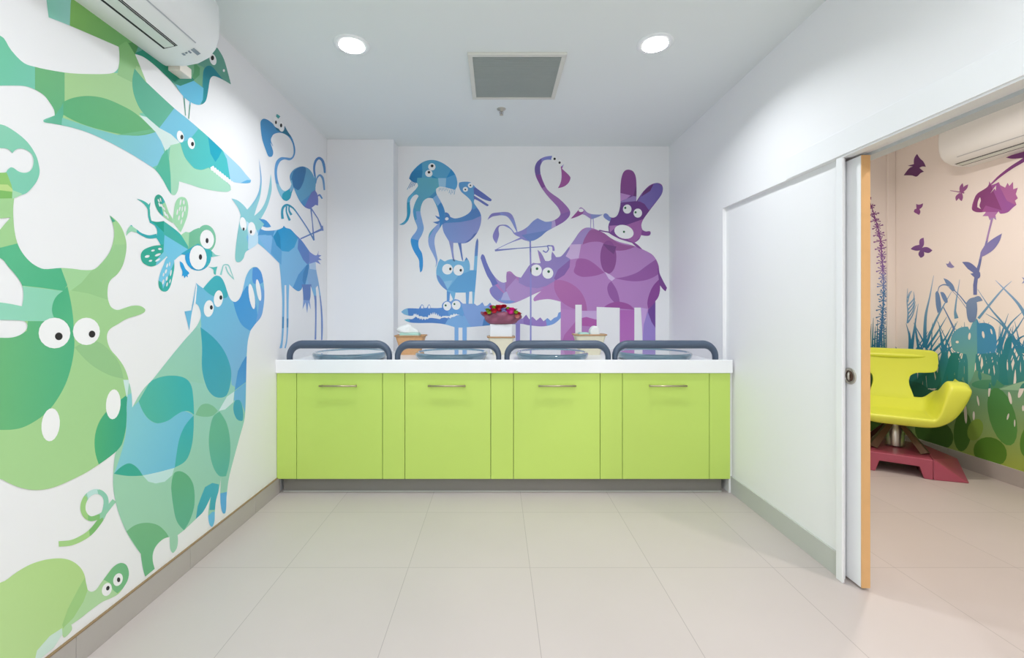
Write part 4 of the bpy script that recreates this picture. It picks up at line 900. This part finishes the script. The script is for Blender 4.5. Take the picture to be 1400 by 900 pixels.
# ---- back wall: rhinoceros
def g2(x, y): return 530 + x/5.624, 330 + y/5.624
def g4(x, y): return 720 + x/5.624, 330 + y/5.624
out = conv('715,130! 722,105 732,100 745,115 765,170 800,240 845,295 885,318 914,312! 912,270 916,236! 945,232 985,268 1025,280! 1045,250 1065,220 1090,185 1120,166', g2) + ' ' + \
      conv('50,166 80,170 108,168! 95,120 84,66! 112,92 142,150! 170,152 190,140! 190,110 196,78! 215,105 226,122! 260,118 285,95 320,50', g4) + ' ' + \
      conv('330,825 370,770 400,725 430,695 465,682 510,688 560,708 600,728 650,765 720,795 800,815 880,845', g3) + ' ' + \
      conv('920,76 965,102 995,140 1015,190 1022,245 1042,290 1060,325 1079,358! 1068,385! 1045,366 1026,340! 1024,385 1012,430 990,460! 990,808! 892,808! 888,680 878,510! 828,510! 828,808! 716,808! 716,512! 538,505! 538,808! 424,808! 424,488! 374,488! 374,808! 262,808! 262,465! 225,455 170,445 110,450 60,462! 52,448 62,428 112,384! 60,405 0,435', g4) + ' ' + \
      conv('1040,448 980,472 920,480 860,468 810,430 785,390 786,365 806,346! 792,310 765,265 735,190', g2)
def E(cx, cy, rx, ry, rot=0):
    x, y = g4(cx, cy); return ell(x, y, rx/5.624, ry/5.624, rot, 28)
mural('rhinoceros_print', 'printed large purple rhinoceros with leaf-patterned body on the back wall', WP, PXF, on_back, .0010,
 [out], 'b880c0>b585c2@780,380,900,380',
 [(conv('700,90 760,90 880,310 800,350 760,280', g2, '='), '7078c0>6a74bc@660,355,680,390'), (conv('800,235 885,318 915,312 905,400 860,350', g2, '='), 'a08fcc'), (conv('780,340 830,340 900,410 850,470 800,440', g2, '='), '8a86c8'),
  (conv('850,455 900,410 940,450 1000,460 920,485', g2, '='), '7c9ad6'), (conv('890,400 915,385 945,455 870,452', g2, '='), 'b6b4e0'), (conv('905,235 990,265 985,300 905,390', g2, '='), 'a57ab8'), (conv('945,455 910,370 985,285 1060,350 1200,360 1130,400 1010,470', g2, '='), 'b794cc>b08cc8@700,400,735,395'),
  (conv('-62,262 0,200 50,160 110,150 80,60 200,70 230,120 320,40 338,60 335,130 290,240 225,300 150,345 80,362 0,350 -60,320', g4, '='), '9a85c4>9180c0@740,370,770,350'),
  (conv('300,115 330,60 330,20 335,10 420,20 400,130 340,140', g4, '='), 'd0b2dc'), (conv('335,25 340,0 400,-60 470,-110 500,-100 450,-10 430,22', g4, '='), 'a48cc8'),
  (conv('430,25! 450,-30 500,-90 600,-60 700,10 840,40! 760,68 690,72 640,60 580,10 500,5', g4), '9f5c9c>9a5898@800,330,850,340'),
  (conv('375,190! 385,145 410,132 470,142 530,180 598,242! 540,262 480,272 420,272 365,240', g4), 'a35ca4'),
  (E(628, 122, 62, 128, 0), '8d4c92'), (conv('585,20 690,40 670,100 620,60', g4, '='), '743f80'),
  (conv('680,285! 760,272 850,240 920,190 1000,135! 1020,190 1025,235 1000,262 930,295 850,308 770,303', g4), '985ba4'),
  (conv('650,308! 690,370 712,440 716,500! 680,475 640,430 620,370 628,330', g4), '9558a0'),
  (conv('595,505! 640,478 700,465 760,475 800,495 830,528! 716,518', g4), '9d4f9c'), (conv('1022,290! 1028,380 1015,440 985,480 935,520! 928,470 945,400 975,340', g4), '8a4494'), (conv('935,522! 960,500 992,465! 992,668! 955,620 935,570', g4), '6f4496'), (conv('1005,200 1022,240 1082,360 1066,390 1020,330', g4, '='), '7c4490'),
  (conv('215,300! 270,300 330,320 390,360 430,410 455,470 465,535! 400,530 330,505 270,465 230,410 212,360', g4), 'b46cac>ae66a8@765,390,790,420'),
  (conv('225,300 210,285 240,220 335,140 330,200 290,260', g4, '='), '8a62ac'),
  (conv('600,235 650,262 680,285 655,305 632,290', g4, '='), 'd6bce2'), (conv('424,535 540,535 540,600 424,600', g4, '='), 'c9a8d8'), (conv('424,590 460,582 540,605 540,660 424,650', g4, '='), 'b05aa8'),
  (conv('716,530 828,530 828,820 716,820', g4, '='), 'b062b4>b873bc@850,420,865,460'), (conv('262,520 374,530 374,820 262,820', g4, '='), 'bd86c4'), (conv('262,810 290,720 374,620 374,820', g4, '='), 'b36cb0'),
  (conv('878,510 930,520 905,640 890,820 870,820', g4, '='), 'c7a2da'), (conv('930,540 960,620 992,670 992,820 888,820 900,640', g4, '='), '9c86cc')],
 eye=[((720+73/5.624, 330+223/5.624, 7.8, 8.0, 0), (720+80/5.624, 330+211/5.624, 1.8, 1.9, 0)), ((720+163/5.624, 330+245/5.624, 7.5, 7.7, 0), (720+169/5.624, 330+233/5.624, 1.8, 1.9, 0))], pm='greenpupil')

# ---- back wall: rabbit
mural('rabbit_print', 'printed dark purple long-eared rabbit sitting on the rhinoceros', WP, Z3, on_back, .0018,
 ['722,490! 720,420 724,330 736,275 755,245 785,237 818,250 838,290 844,360 843,482! 870,440 905,395 950,355 1000,339 1035,350 1047,380 1038,425 1000,480 965,525 930,572 898,618 882,660 890,700! 915,712 945,710 953,722 945,742 915,746 880,740! 862,775 830,798! 860,820 890,850! 850,835 810,800! 760,785 710,768 660,742 630,722! 590,715 553,708! 560,700 600,708 632,712! 628,670 640,635! 610,618 592,600 592,580 608,573 625,582 640,600 668,606 695,590 712,550'],
 '7d4796>8a4a98@760,560,850,620',
 [('=715,420 780,430 840,440 850,230 780,225 710,260', '8f4c92>864a90@740,300,830,420'), ('=715,415 800,435 770,460 715,485', 'c08fcc'), ('=760,465 820,440 845,445 840,482 720,495 722,485', '9c82c0'), ('=820,440 842,360 845,440', '6b3a78'),
  ('=850,485 905,395 1000,335 1050,370 1040,430 930,560 905,500 870,480', '7d6cb4>7464b0@900,450,1020,360'), ('=880,445 900,400 975,348 950,400', '663472'),
  ('=720,490 850,478 905,500 945,555 900,620 760,665 635,670 640,630 710,560', '6e3f8c>703c88@700,600,880,560'), ('=585,570 620,575 650,605 640,640 590,605', '7d8ac8'), ('=635,668 700,665 640,720', 'b278b8'), ('=760,665 900,615 880,740 830,800 780,780', 'a463a8')],
 eye=[((773, 540, 33, 35, 0), (758, 531, 8, 9, 0)), ((854, 571, 33, 35, 0), (837, 565, 8, 9, 0)), ((748, 715, 76, 52, 16), (748, 715, 8, 9, 0))], pm='greenpupil')

# ---- back wall: small bird
mural('small_bird_print', 'printed tiny pink bird standing on the back of the rhinoceros', WP, Z3, on_back, .0014,
 ['338,614! 365,585 400,545! 408,530 420,527 440,540 465,565 495,578! 535,582 586,582! 550,600 512,614! 495,616 470,600 445,585 425,580! 385,600', '=491,612 497,614 493,688 489,688', '=508,612 514,610 519,690 515,690'],
 'b088c4>9a8acc@400,560,540,600', [('=330,620 400,540 440,560 425,582', '9a4f98'), ('=490,575 590,575 590,600 500,618', '8c94cc')],
 eye=[((418, 550, 19, 13, 0), None)])

# ================================================================ next room mural
Y1 = (1170, 150, 4.5); Y2 = (1170, 340, 4.5); Y3 = (1170, 460, 3.913)
FP = 'mural'
def nat(name, label, fr, plane, off, outs, base, regions=(), holes=(), gain=1.0):
    return mural(name, label, FP, fr, plane, off, outs, base, regions, holes, gain=gain)
nat('butterfly_print', 'printed dark purple butterfly, the largest and topmost in the next room', Y1, on_far, .0010,
    ['295,405! 330,360 352,350! 320,345! 358,335! 360,300 378,272! 395,300 415,318 432,352! 410,350 392,358! 420,382! 400,390 375,412 345,405'], '6f3f7c>5f2f66@370,290,360,400')
nat('butterfly_print', 'printed small plum butterfly below the topmost butterfly in the next room', Y1, on_far, .0010,
    ['372,580! 390,585 415,576! 408,600 392,612! 398,630 390,648! 375,640 358,630! 362,615 374,610!'], '8c4c90')
nat('butterfly_print', 'printed purple butterfly with spread wings in the middle of the next room wall', Y1, on_far, .0010,
    ['338,858! 360,840 392,832! 395,800 418,788! 420,830 408,850! 440,846 472,866! 450,882 420,876! 420,900 400,912! 386,890 396,866! 370,868'], '6c4488>8a5aa0@400,880,410,800')
nat('butterfly_print', 'printed tiny pale violet butterfly above the grass in the next room', Y2, on_far, .0010,
    ['555,92! 570,92 578,75! 590,95! 608,112! 590,120 565,112!'], '8a86bc')
nat('butterfly_print', 'printed pale blue butterfly at the right edge of the photo', Y2, on_far, .0010,
    ['1022,175! 1040,180 1062,160! 1066,190! 1050,205 1022,215! 1035,195!'], '9aa0cc')
nat('dragonfly_print', 'printed plum dragonfly between the butterflies and the flower', Y1, on_far, .0010,
    [stroke('=582,498 620,504 668,512', (3, 5, 9)), '640,505! 640,475 658,452! 662,480 648,508!', '648,508! 665,475 692,460! 685,485 655,512!', '640,512! 615,535 618,562! 635,545 646,515!', '648,512! 635,545 652,563! 660,540 654,512!'], '9a5a98')
nat('flower_print', 'printed tall thistle-like flower, purple head fading to a blue stem', Y1, on_far, .0012,
    ['715,600! 722,570 745,520 790,490 815,470 822,440! 835,465! 862,455 880,445! 890,465! 920,480! 935,450! 945,470! 968,445! 970,490! 998,480! 985,520! 998,545! 980,560! 990,585! 965,605 935,632 890,640 880,625! 860,650! 865,680! 845,665! 825,680! 815,655! 780,655! 800,630 770,632 740,630 718,618',
     stroke('=845,640 835,690 815,770 800,840', (18, 12, 11, 14)), stroke('830,462 880,415 960,355 1040,305 1100,250', (8, 16, 22, 30)), '925,295! 960,280 1035,258 1100,240! 1100,290! 1000,300 960,302',
     '768,880! 785,850 830,805 900,762! 885,810 850,860 805,892 770,905', stroke('=798,840 775,885 762,950 745,1010 735,1080 735,1140', (14, 14, 16, 22, 24, 22)),
     '655,938! 700,940 740,970 766,1005! 765,1030 745,1045! 705,1010! 725,1005! 690,980!',
     '680,1190! 700,1165 730,1155! 760,1148 782,1175! 745,1185! 748,1240 735,1300 705,1310 690,1290 682,1240'],
    'a4579a>9a5aa8@760,560,960,560',
    [('=715,620 740,510 830,460 900,620 800,590 770,640', '85407e>8f4788@760,520,850,560'), ('=870,440 1010,440 1010,600 930,560', 'b06aa6'), ('=780,630 890,630 880,700 770,690', 'b478b8'),
     ('=920,230 1110,230 1110,320 830,470 900,380', '74397e>8a4488@1040,280,850,450'), ('=760,680 870,660 820,850 780,850', 'a98ac4'), ('=740,840 920,750 900,850 760,960', '7f7ebc>8a84c0@860,800,790,880'), ('=640,920 780,920 780,1160 690,1160', '6a76b0'), ('=670,1140 800,1140 800,1190 740,1320 670,1320', '7a93bc>6c86b4@720,1180,700,1300')],
    holes=['748,600! 752,565 765,540 770,560 762,590 772,612!', '=845,490 865,465 862,500 855,485 830,515'])
# lavender spire on the wall facing the doorway
random.seed(11); sp = [stroke('66,515 110,640 150,790 160,900 168,1030 172,1130 165,1250 160,1330 150,1400 140,1460', (4, 6, 7, 7, 7, 8, 9, 12, 14, 18))]
def axis(y):
    P_ = [(66, 515), (110, 640), (150, 790), (160, 900), (168, 1030), (172, 1130), (165, 1250), (160, 1330), (150, 1400), (140, 1460)]
    for a_, b_ in zip(P_, P_[1:]):
        if a_[1] <= y <= b_[1]: return a_[0] + (b_[0]-a_[0])*(y-a_[1])/(b_[1]-a_[1])
    return 140
y = 545
while y < 1460:
    ax = axis(y); R_ = 22 + 20*min(1, (y-520)/300)
    for k in range(8):
        a_ = .4 + k*PI/4 + random.uniform(-.2, .2); r_ = R_*random.uniform(.55, 1.05)
        x1, y1 = ax + r_*math.cos(a_), y + r_*.75*math.sin(a_)
        sp.append(stroke('=%.1f,%.1f %.1f,%.1f' % (ax, y, x1, y1), (3, 6)))
        if k % 2: sp.append(ell(x1, y1, 6, 5, 0, 7))
    y += random.uniform(40, 50)
nat('flower_spire_print', 'printed lavender-like flower spire beside the open sliding door', Y1, on_farback, .0010, sp, '7a3a7c>8e5aa0@100,560,150,800',
    [('=0,800 300,800 300,1010 0,1010', '8c4f98>8a6cb4@150,800,160,1000'), ('=0,1010 300,1010 300,1110 0,1110', '8488c4>6c8cc4@160,1020,160,1100'), ('=0,1110 300,1110 300,1500 0,1500', '4f84b8>2f6f9c@160,1120,150,1450')])
nat('feather_plant_print', 'printed pale blue feathery plant in the corner of the next room', Y2, on_far, .0010,
    [stroke('318,460 322,400 316,320 320,245', (10, 8, 6, 2))] + [stroke('%d,%d %d,%d %d,%d' % (322, 455 - i*26, 350 + i*2, 410 - i*26, 372 - i*4, 345 - i*20), (9, 7, 2)) for i in range(5)] + [stroke('320,%d 330,%d 345,%d' % (330-i*24, 290-i*16, 262-i*2), (7, 5, 2)) for i in range(2)], '86aed2>6c9fc8@330,260,330,450')
nat('drooping_plant_print', 'printed drooping bell flower with two hanging buds above the grass', Y2, on_far, .0010,
    [stroke('608,500 575,430 540,362', (14, 8, 6)), '490,275! 500,262 512,275 524,330 524,375 505,398! 494,350', '520,268! 540,270 560,300 566,330 552,334 535,310', stroke('505,265 515,235 545,222 590,236 610,258', (4, 6, 9, 8)), '540,182! 570,195 600,225 612,262! 590,258 575,235! 555,215!', stroke('608,258 640,290 680,340', (6, 6, 8)), stroke('560,225 640,310 690,380', (2, 3, 3))], '6f8fc0>5f86b8@540,220,590,480')
# grass blades
random.seed(21)
bl = []
for a_ in ('425,610 430,420 455,300 480,165', '430,600 480,470 530,370 590,265', '440,610 500,520 560,420', '330,640 330,540 310,460', '340,640 360,500 385,340', '95,620 95,480 112,370', '470,640 545,560 590,480', '755,430 820,350 905,250 960,200', '1010,660 920,480 830,370 750,250', '880,640 940,480 1035,380', '1040,640 960,540 880,450 800,400', '1060,440 1000,340 910,245 860,195', '900,800 920,600 1000,480 1060,380', '960,800 940,600 990,480',
           '870,640 900,520 940,400', '660,620 620,560 600,480', '1050,800 1010,640 930,520', '520,800 560,640 640,560', '600,800 620,680 660,620', '820,740 800,640 760,560', '860,800 880,700 840,600', '940,700 1000,560 1080,520', '420,780 470,700 560,600', '540,800 600,700 700,560', '390,640 372,520 365,430', '620,430 612,380 640,190'):
    bl.append(stroke(a_, (26 if random.random() < .4 else 16, 12, 2)))
for i in range(110):
    x0 = random.uniform(300, 1300); y0 = 860; hgt = random.uniform(200, 420)
    lean = random.uniform(-150, 150)
    bl.append(stroke('%.0f,%.0f %.0f,%.0f %.0f,%.0f' % (x0, y0, x0 + lean*.3, y0 - hgt*.55, x0 + lean, y0 - hgt), (random.uniform(14, 34), random.uniform(8, 18), 2)))
for i in range(90):
    x0 = random.uniform(1250, 3250); y0 = 860 + (x0 - 1035)*.16; k_ = 1 + (x0 - 1035)/3240; hgt = random.uniform(220, 430)*k_; lean = random.uniform(-150, 150)*k_
    bl.append(stroke('%.0f,%.0f %.0f,%.0f %.0f,%.0f' % (x0, y0, x0 + lean*.3, y0 - hgt*.55, x0 + lean, y0 - hgt), (random.uniform(14, 34)*k_, random.uniform(8, 18)*k_, 2)))
clump = ['585,560! 600,520 640,488 690,480! 700,500! 720,455! 745,430! 760,460! 800,458 845,480 862,520! 868,575 862,630! 800,640 740,650! 730,760! 715,860! 690,860! 690,700 680,650! 640,640 600,625',
         '905,640! 925,560 960,540 950,620 930,700 935,800 945,860! 870,860! 885,760 880,680', '530,860! 560,700 600,640 640,650 620,700 640,760 620,860!']
g = nat('grass_print', 'printed blue-green meadow grass across the next room wall', Y2, on_far, .0008, bl + clump, '8fb2da>2b80a6@700,220,700,560',
    [('=300,640 1500,600 3300,900 3300,1400 300,900', '2f86a0>3a8a7c@700,620,700,880'), (clump[0], '5fa4c0>6fb0a4@650,520,700,760'), ('=745,440 870,450 870,640 748,650', '3f8fc0'), ('=585,640 640,650 620,860 520,860', '1f7c80'), (clump[1], '1f7f96>2a8584@920,580,900,840')],
    holes=[ell(700, 540, 8, 22, 5), ell(785, 530, 8, 22, -10), ell(625, 575, 10, 8, 0), ell(835, 510, 5, 18, -15)])
# the same bank seen on the facing wall
nat('grass_print', 'printed dark teal grass at the foot of the flower spire', Y2, on_farback, .0008, [stroke('%d,640 %d,560 %d,%d' % (70+i*15, 75+i*14, 82+i*13, 500 - (i*37) % 90), (14, 9, 2)) for i in range(9)] + [stroke('%d,650 %d,560 %d,%d' % (-1000+i*18, -996+i*18, -990+i*18+((i*53) % 40)-20, 520 - (i*37) % 110), (16, 9, 2)) for i in range(58)] + ['-1040,600! -900,612 -700,596 -500,615 -300,600 -100,612 60,604 250,612! 250,1200! -1040,1200!'], '2d7f9c>2a7d86@100,420,100,640',
    [('=-1100,720 -600,690 0,700 300,720 300,1500 -1100,1500', '3c6e4c>5f8a3c@100,720,100,1100')])
# green bank
random.seed(4)
hol = [ell(607, 305, 8, 42, 6), ell(588, 415, 8, 52, -3), ell(655, 345, 5, 28, -10), ell(664, 210, 9, 26, -8), ell(742, 215, 16, 52, 5), ell(716, 285, 6, 40, 5), ell(590, 215, 8, 24, 20), ell(826, 330, 8, 34, -12), ell(886, 290, 12, 42, 20), ell(798, 240, 6, 18, 0), ell(815, 430, 5, 18, 15), ell(851, 465, 4, 20, 0), ell(632, 425, 6, 24, 0), ell(896, 385, 6, 16, 0), ell(445, 200, 12, 40, 5), ell(390, 245, 8, 40, 0), ell(480, 300, 6, 30, 8), ell(545, 250, 6, 26, 12), ell(960, 330, 8, 36, -8), ell(1010, 250, 10, 40, 12)]
nat('meadow_bank_print', 'printed green bank of overlapping leaves along the next room wall', Y3, on_far, .0012,
    ['200,238! 330,245 420,290 455,215! 470,280 490,200! 505,270 530,190! 545,260 575,215! 600,260 640,180! 690,200 720,210 760,235 800,262 880,245 940,232 1000,255 1150,262 1300,294 1700,345 2100,412 2500,462 2860,513! 2860,2600! 200,800!'], '6aa08c>a4b64e@700,220,700,700',
    [('=200,230 520,200 600,260 560,360 420,420 200,420', '2f7a72>3f8556@400,240,400,400'), (ell(710, 258, 90, 26, 0), '4f9474'), ('=760,285 900,240 1300,235 1300,330 900,290', '98c4a4'),
     (ell(785, 430, 70, 160, -16), '4f8f54>5f9a48@780,300,790,580'), (ell(572, 510, 48, 106, 4), '4a7a34>507f30@570,420,570,600'), (ell(720, 620, 92, 78, 25), '54862c>60902f@700,560,740,690'), (ell(420, 520, 110, 80, 30), '47722e'), (ell(930, 560, 50, 90, 10), '5a9038'), (ell(1040, 480, 80, 130, -20), '58904a'),
     ('=490,600 510,520 560,420 600,420 700,640 640,640', '8aa842') if False else (ell(640, 500, 40, 60, 20), '86a848')], holes=hol)
# ================================================================ chair in the next room
C0 = Vector((3.25, 3.70, 0)); fwd = Vector((-.57, -.82, 0)).normalized(); rgt = Vector((.82, -.57, 0)).normalized()
def W(r_, f_, z): return C0 + rgt*r_ + fwd*f_ + Vector((0, 0, z))
ch = thing('feeding_chair', 'lime yellow moulded armchair on a maroon base behind the sliding door', 'chair', tuple(C0))
# seat bowl with raised arms: closed solid, stations from back to front
bm = NB(); nu, nv = 32, 12; rows = []
def sst(a, lo, hi):
    t = max(0, min(1, (a - lo)/(hi - lo))); return t*t*(3 - 2*t)
for j in range(nv + 1):
    v = j/nv; f_ = -.26 + .60*v
    hw = .40 - .02*abs(v - .4); row = []
    armz = .60 + .125*sst(v, .05, .72) - .03*sst(v, .82, 1)
    seat = .455 - .025*math.sin(PI*v) + .09*max(0, .25 - v)/.25
    for i in range(nu + 1):
        u = -1 + 2*i/nu; a = abs(u)
        ff = f_ - .06*v*a**3 + .03*(1 - v)*a
        row.append(bm.verts.new(W(hw*u, ff, seat + (armz - seat)*sst(a, .50, .70) - .015*sst(a, .92, 1))))
    for i in range(nu + 1):
        u = 1 - 2*i/nu; a = abs(u)
        ff = f_ - .06*v*a**3 + .03*(1 - v)*a - .03*v*(1 - a*a)
        row.append(bm.verts.new(W((hw + .004)*u, ff, (.372 + .05*(1 - v)) + .29*a**4.6 + .03*(1 - v))))
    rows.append(row)
for p, q in zip(rows, rows[1:]): bridge(bm, p, q)
def cap(r_, flip):
    n_ = nu + 1
    for i in range(nu): bm.faces.new((r_[i], r_[i+1], r_[2*n_ - 2 - i], r_[2*n_ - 1 - i]))
cap(rows[0], 0); cap(rows[-1], 1)
s = obj('seat', bm, M['chair'], ch, smooth=True)
md = s.modifiers.new('sub', 'SUBSURF'); md.levels = 2; md.render_levels = 2
# backrest: wide headrest on a waisted spine
bo = spline('-.15,.50! -.135,.56 -.118,.63 -.125,.69 -.165,.722 -.235,.73 -.28,.742 -.298,.78 -.30,.86 -.292,.90 -.255,.917 0,.922 .255,.917 .292,.90 .30,.86 .298,.78 .28,.742 .235,.73 .165,.722 .125,.69 .118,.63 .135,.56 .15,.50!', 4)
def bf(z, x): return -.235 - .14*(z - .5) + .12*x*x*4*.25 - .02*math.sin((z - .5)*7)
V2, E2, F2, *_ = delaunay_2d_cdt([Vector(p) for p in bo] + [Vector((x*.05, z*.05)) for x in range(-6, 7) for z in range(10, 19) if inside(x*.05, z*.05, (bo, bbox(bo)))], [(i, (i+1) % len(bo)) for i in range(len(bo))], [], 1, 1e-5)
bm = NB(); vs = [bm.verts.new(W(p[0], bf(p[1], p[0]), p[1])) for p in V2]
for f in F2:
    if inside(sum(V2[i][0] for i in f)/len(f), sum(V2[i][1] for i in f)/len(f), (bo, bbox(bo))): bm.faces.new([vs[i] for i in f])
s = obj('backrest', bm, M['chair'], ch, smooth=True)
md = s.modifiers.new('thick', 'SOLIDIFY'); md.thickness = .055; md.offset = 0
md = s.modifiers.new('bev', 'BEVEL'); md.width = .018; md.segments = 3; md.angle_limit = math.radians(50)
# head roll moulded into the backrest
bm = NB(); tube(bm, [W(x*.02, bf(.865, x*.02) + .022, .865 + .0004*x*x*0) for x in range(-11, 12)], [max(.003, .022*math.sqrt(max(0, 1 - (x/11.5)**2))) for x in range(-11, 12)], 12, up=Vector((0, 0, 1)))
obj('head_roll', bm, M['chair'], s, smooth=True)
# pedestal
bm = NB(); lathe(bm, [(0, .16), (.06, .16), (.06, .30), (.052, .31), (.052, .36), (.09, .375), (.09, .395), (0, .395)], tuple(C0), 24); q = obj('post', bm, M['steel'], ch, smooth=True)
md = q.modifiers.new('es', 'EDGE_SPLIT'); md.split_angle = math.radians(40)
# base: block with an arched cut-out and a sloping foot at each side
bm = NB()
pr = [(-.27, 0), (-.15, 0), (-.125, .085), (.105, .085), (.13, 0), (.18, 0), (.18, .15), (-.27, .15)]
prism(bm, pr, lambda p: W(p[0], .30, p[1]), lambda p: W(p[0], -.22, p[1]))
b_ = obj('base', bm, M['maroon'], ch, bevel=.006)
for sgn, lbl in ((1, 0), (-1, 1)):
    bm = NB(); x0 = .182 if sgn > 0 else -.272; x1 = x0 + sgn*.20
    A = [W(x0, .30, 0), W(x1, .24, 0), W(x1, -.10, 0), W(x0, -.22, 0)]
    B = [W(x0, .28, .15), W(x1, .16, .02), W(x1, -.10, .09), W(x0, -.22, .15)]
    va = [bm.verts.new(p) for p in A]; vb = [bm.verts.new(p) for p in B]
    bm.faces.new(va); bm.faces.new(vb); bridge(bm, va, vb); bmesh.ops.triangulate(bm, faces=bm.faces)
    obj('foot', bm, M['maroon'], ch, bevel=.005)
for ang in range(4):
    a = PI/4 + ang*PI/2; d = rgt*math.cos(a)*.24 + fwd*math.sin(a)*.24
    bm = NB(); p0 = C0 + Vector((0, 0, .34)) + d*.2; p1 = C0 + Vector((0, 0, .155)) + d*.95
    tube(bm, [p0, p1], [.016, .02], 4, rad2=[.03, .045], up=d.cross(Vector((0, 0, 1))).normalized())
    obj('strut', bm, M['bronze'], ch)

# ================================================================ camera, world, view
cam = bpy.data.cameras.new('camera'); co = bpy.data.objects.new('camera', cam); COL.objects.link(co)
co.location = (0, 0, CZ); co.rotation_euler = (PI/2, 0, 0)
cam.sensor_width = 36; cam.sensor_fit = 'HORIZONTAL'; cam.lens = F/1400*36
cam.shift_x = (700 - VX)/1400; cam.shift_y = -(450 - VY)/1400
cam.clip_start = 0.05
scene.camera = co
w = bpy.data.worlds.new('world'); scene.world = w; w.use_nodes = True
w.node_tree.nodes['Background'].inputs[0].default_value = (0.9, 0.95, 1, 1); w.node_tree.nodes['Background'].inputs[1].default_value = 0.3
vs_ = scene.view_settings; scene.display_settings.display_device = 'sRGB'
vs_.view_transform = 'Standard'; vs_.look = 'None'; vs_.exposure = 0.0; vs_.gamma = 1; vs_.use_curve_mapping = False
scene.cycles.use_denoising = True
scene.cycles.max_bounces = 10; scene.cycles.diffuse_bounces = 6
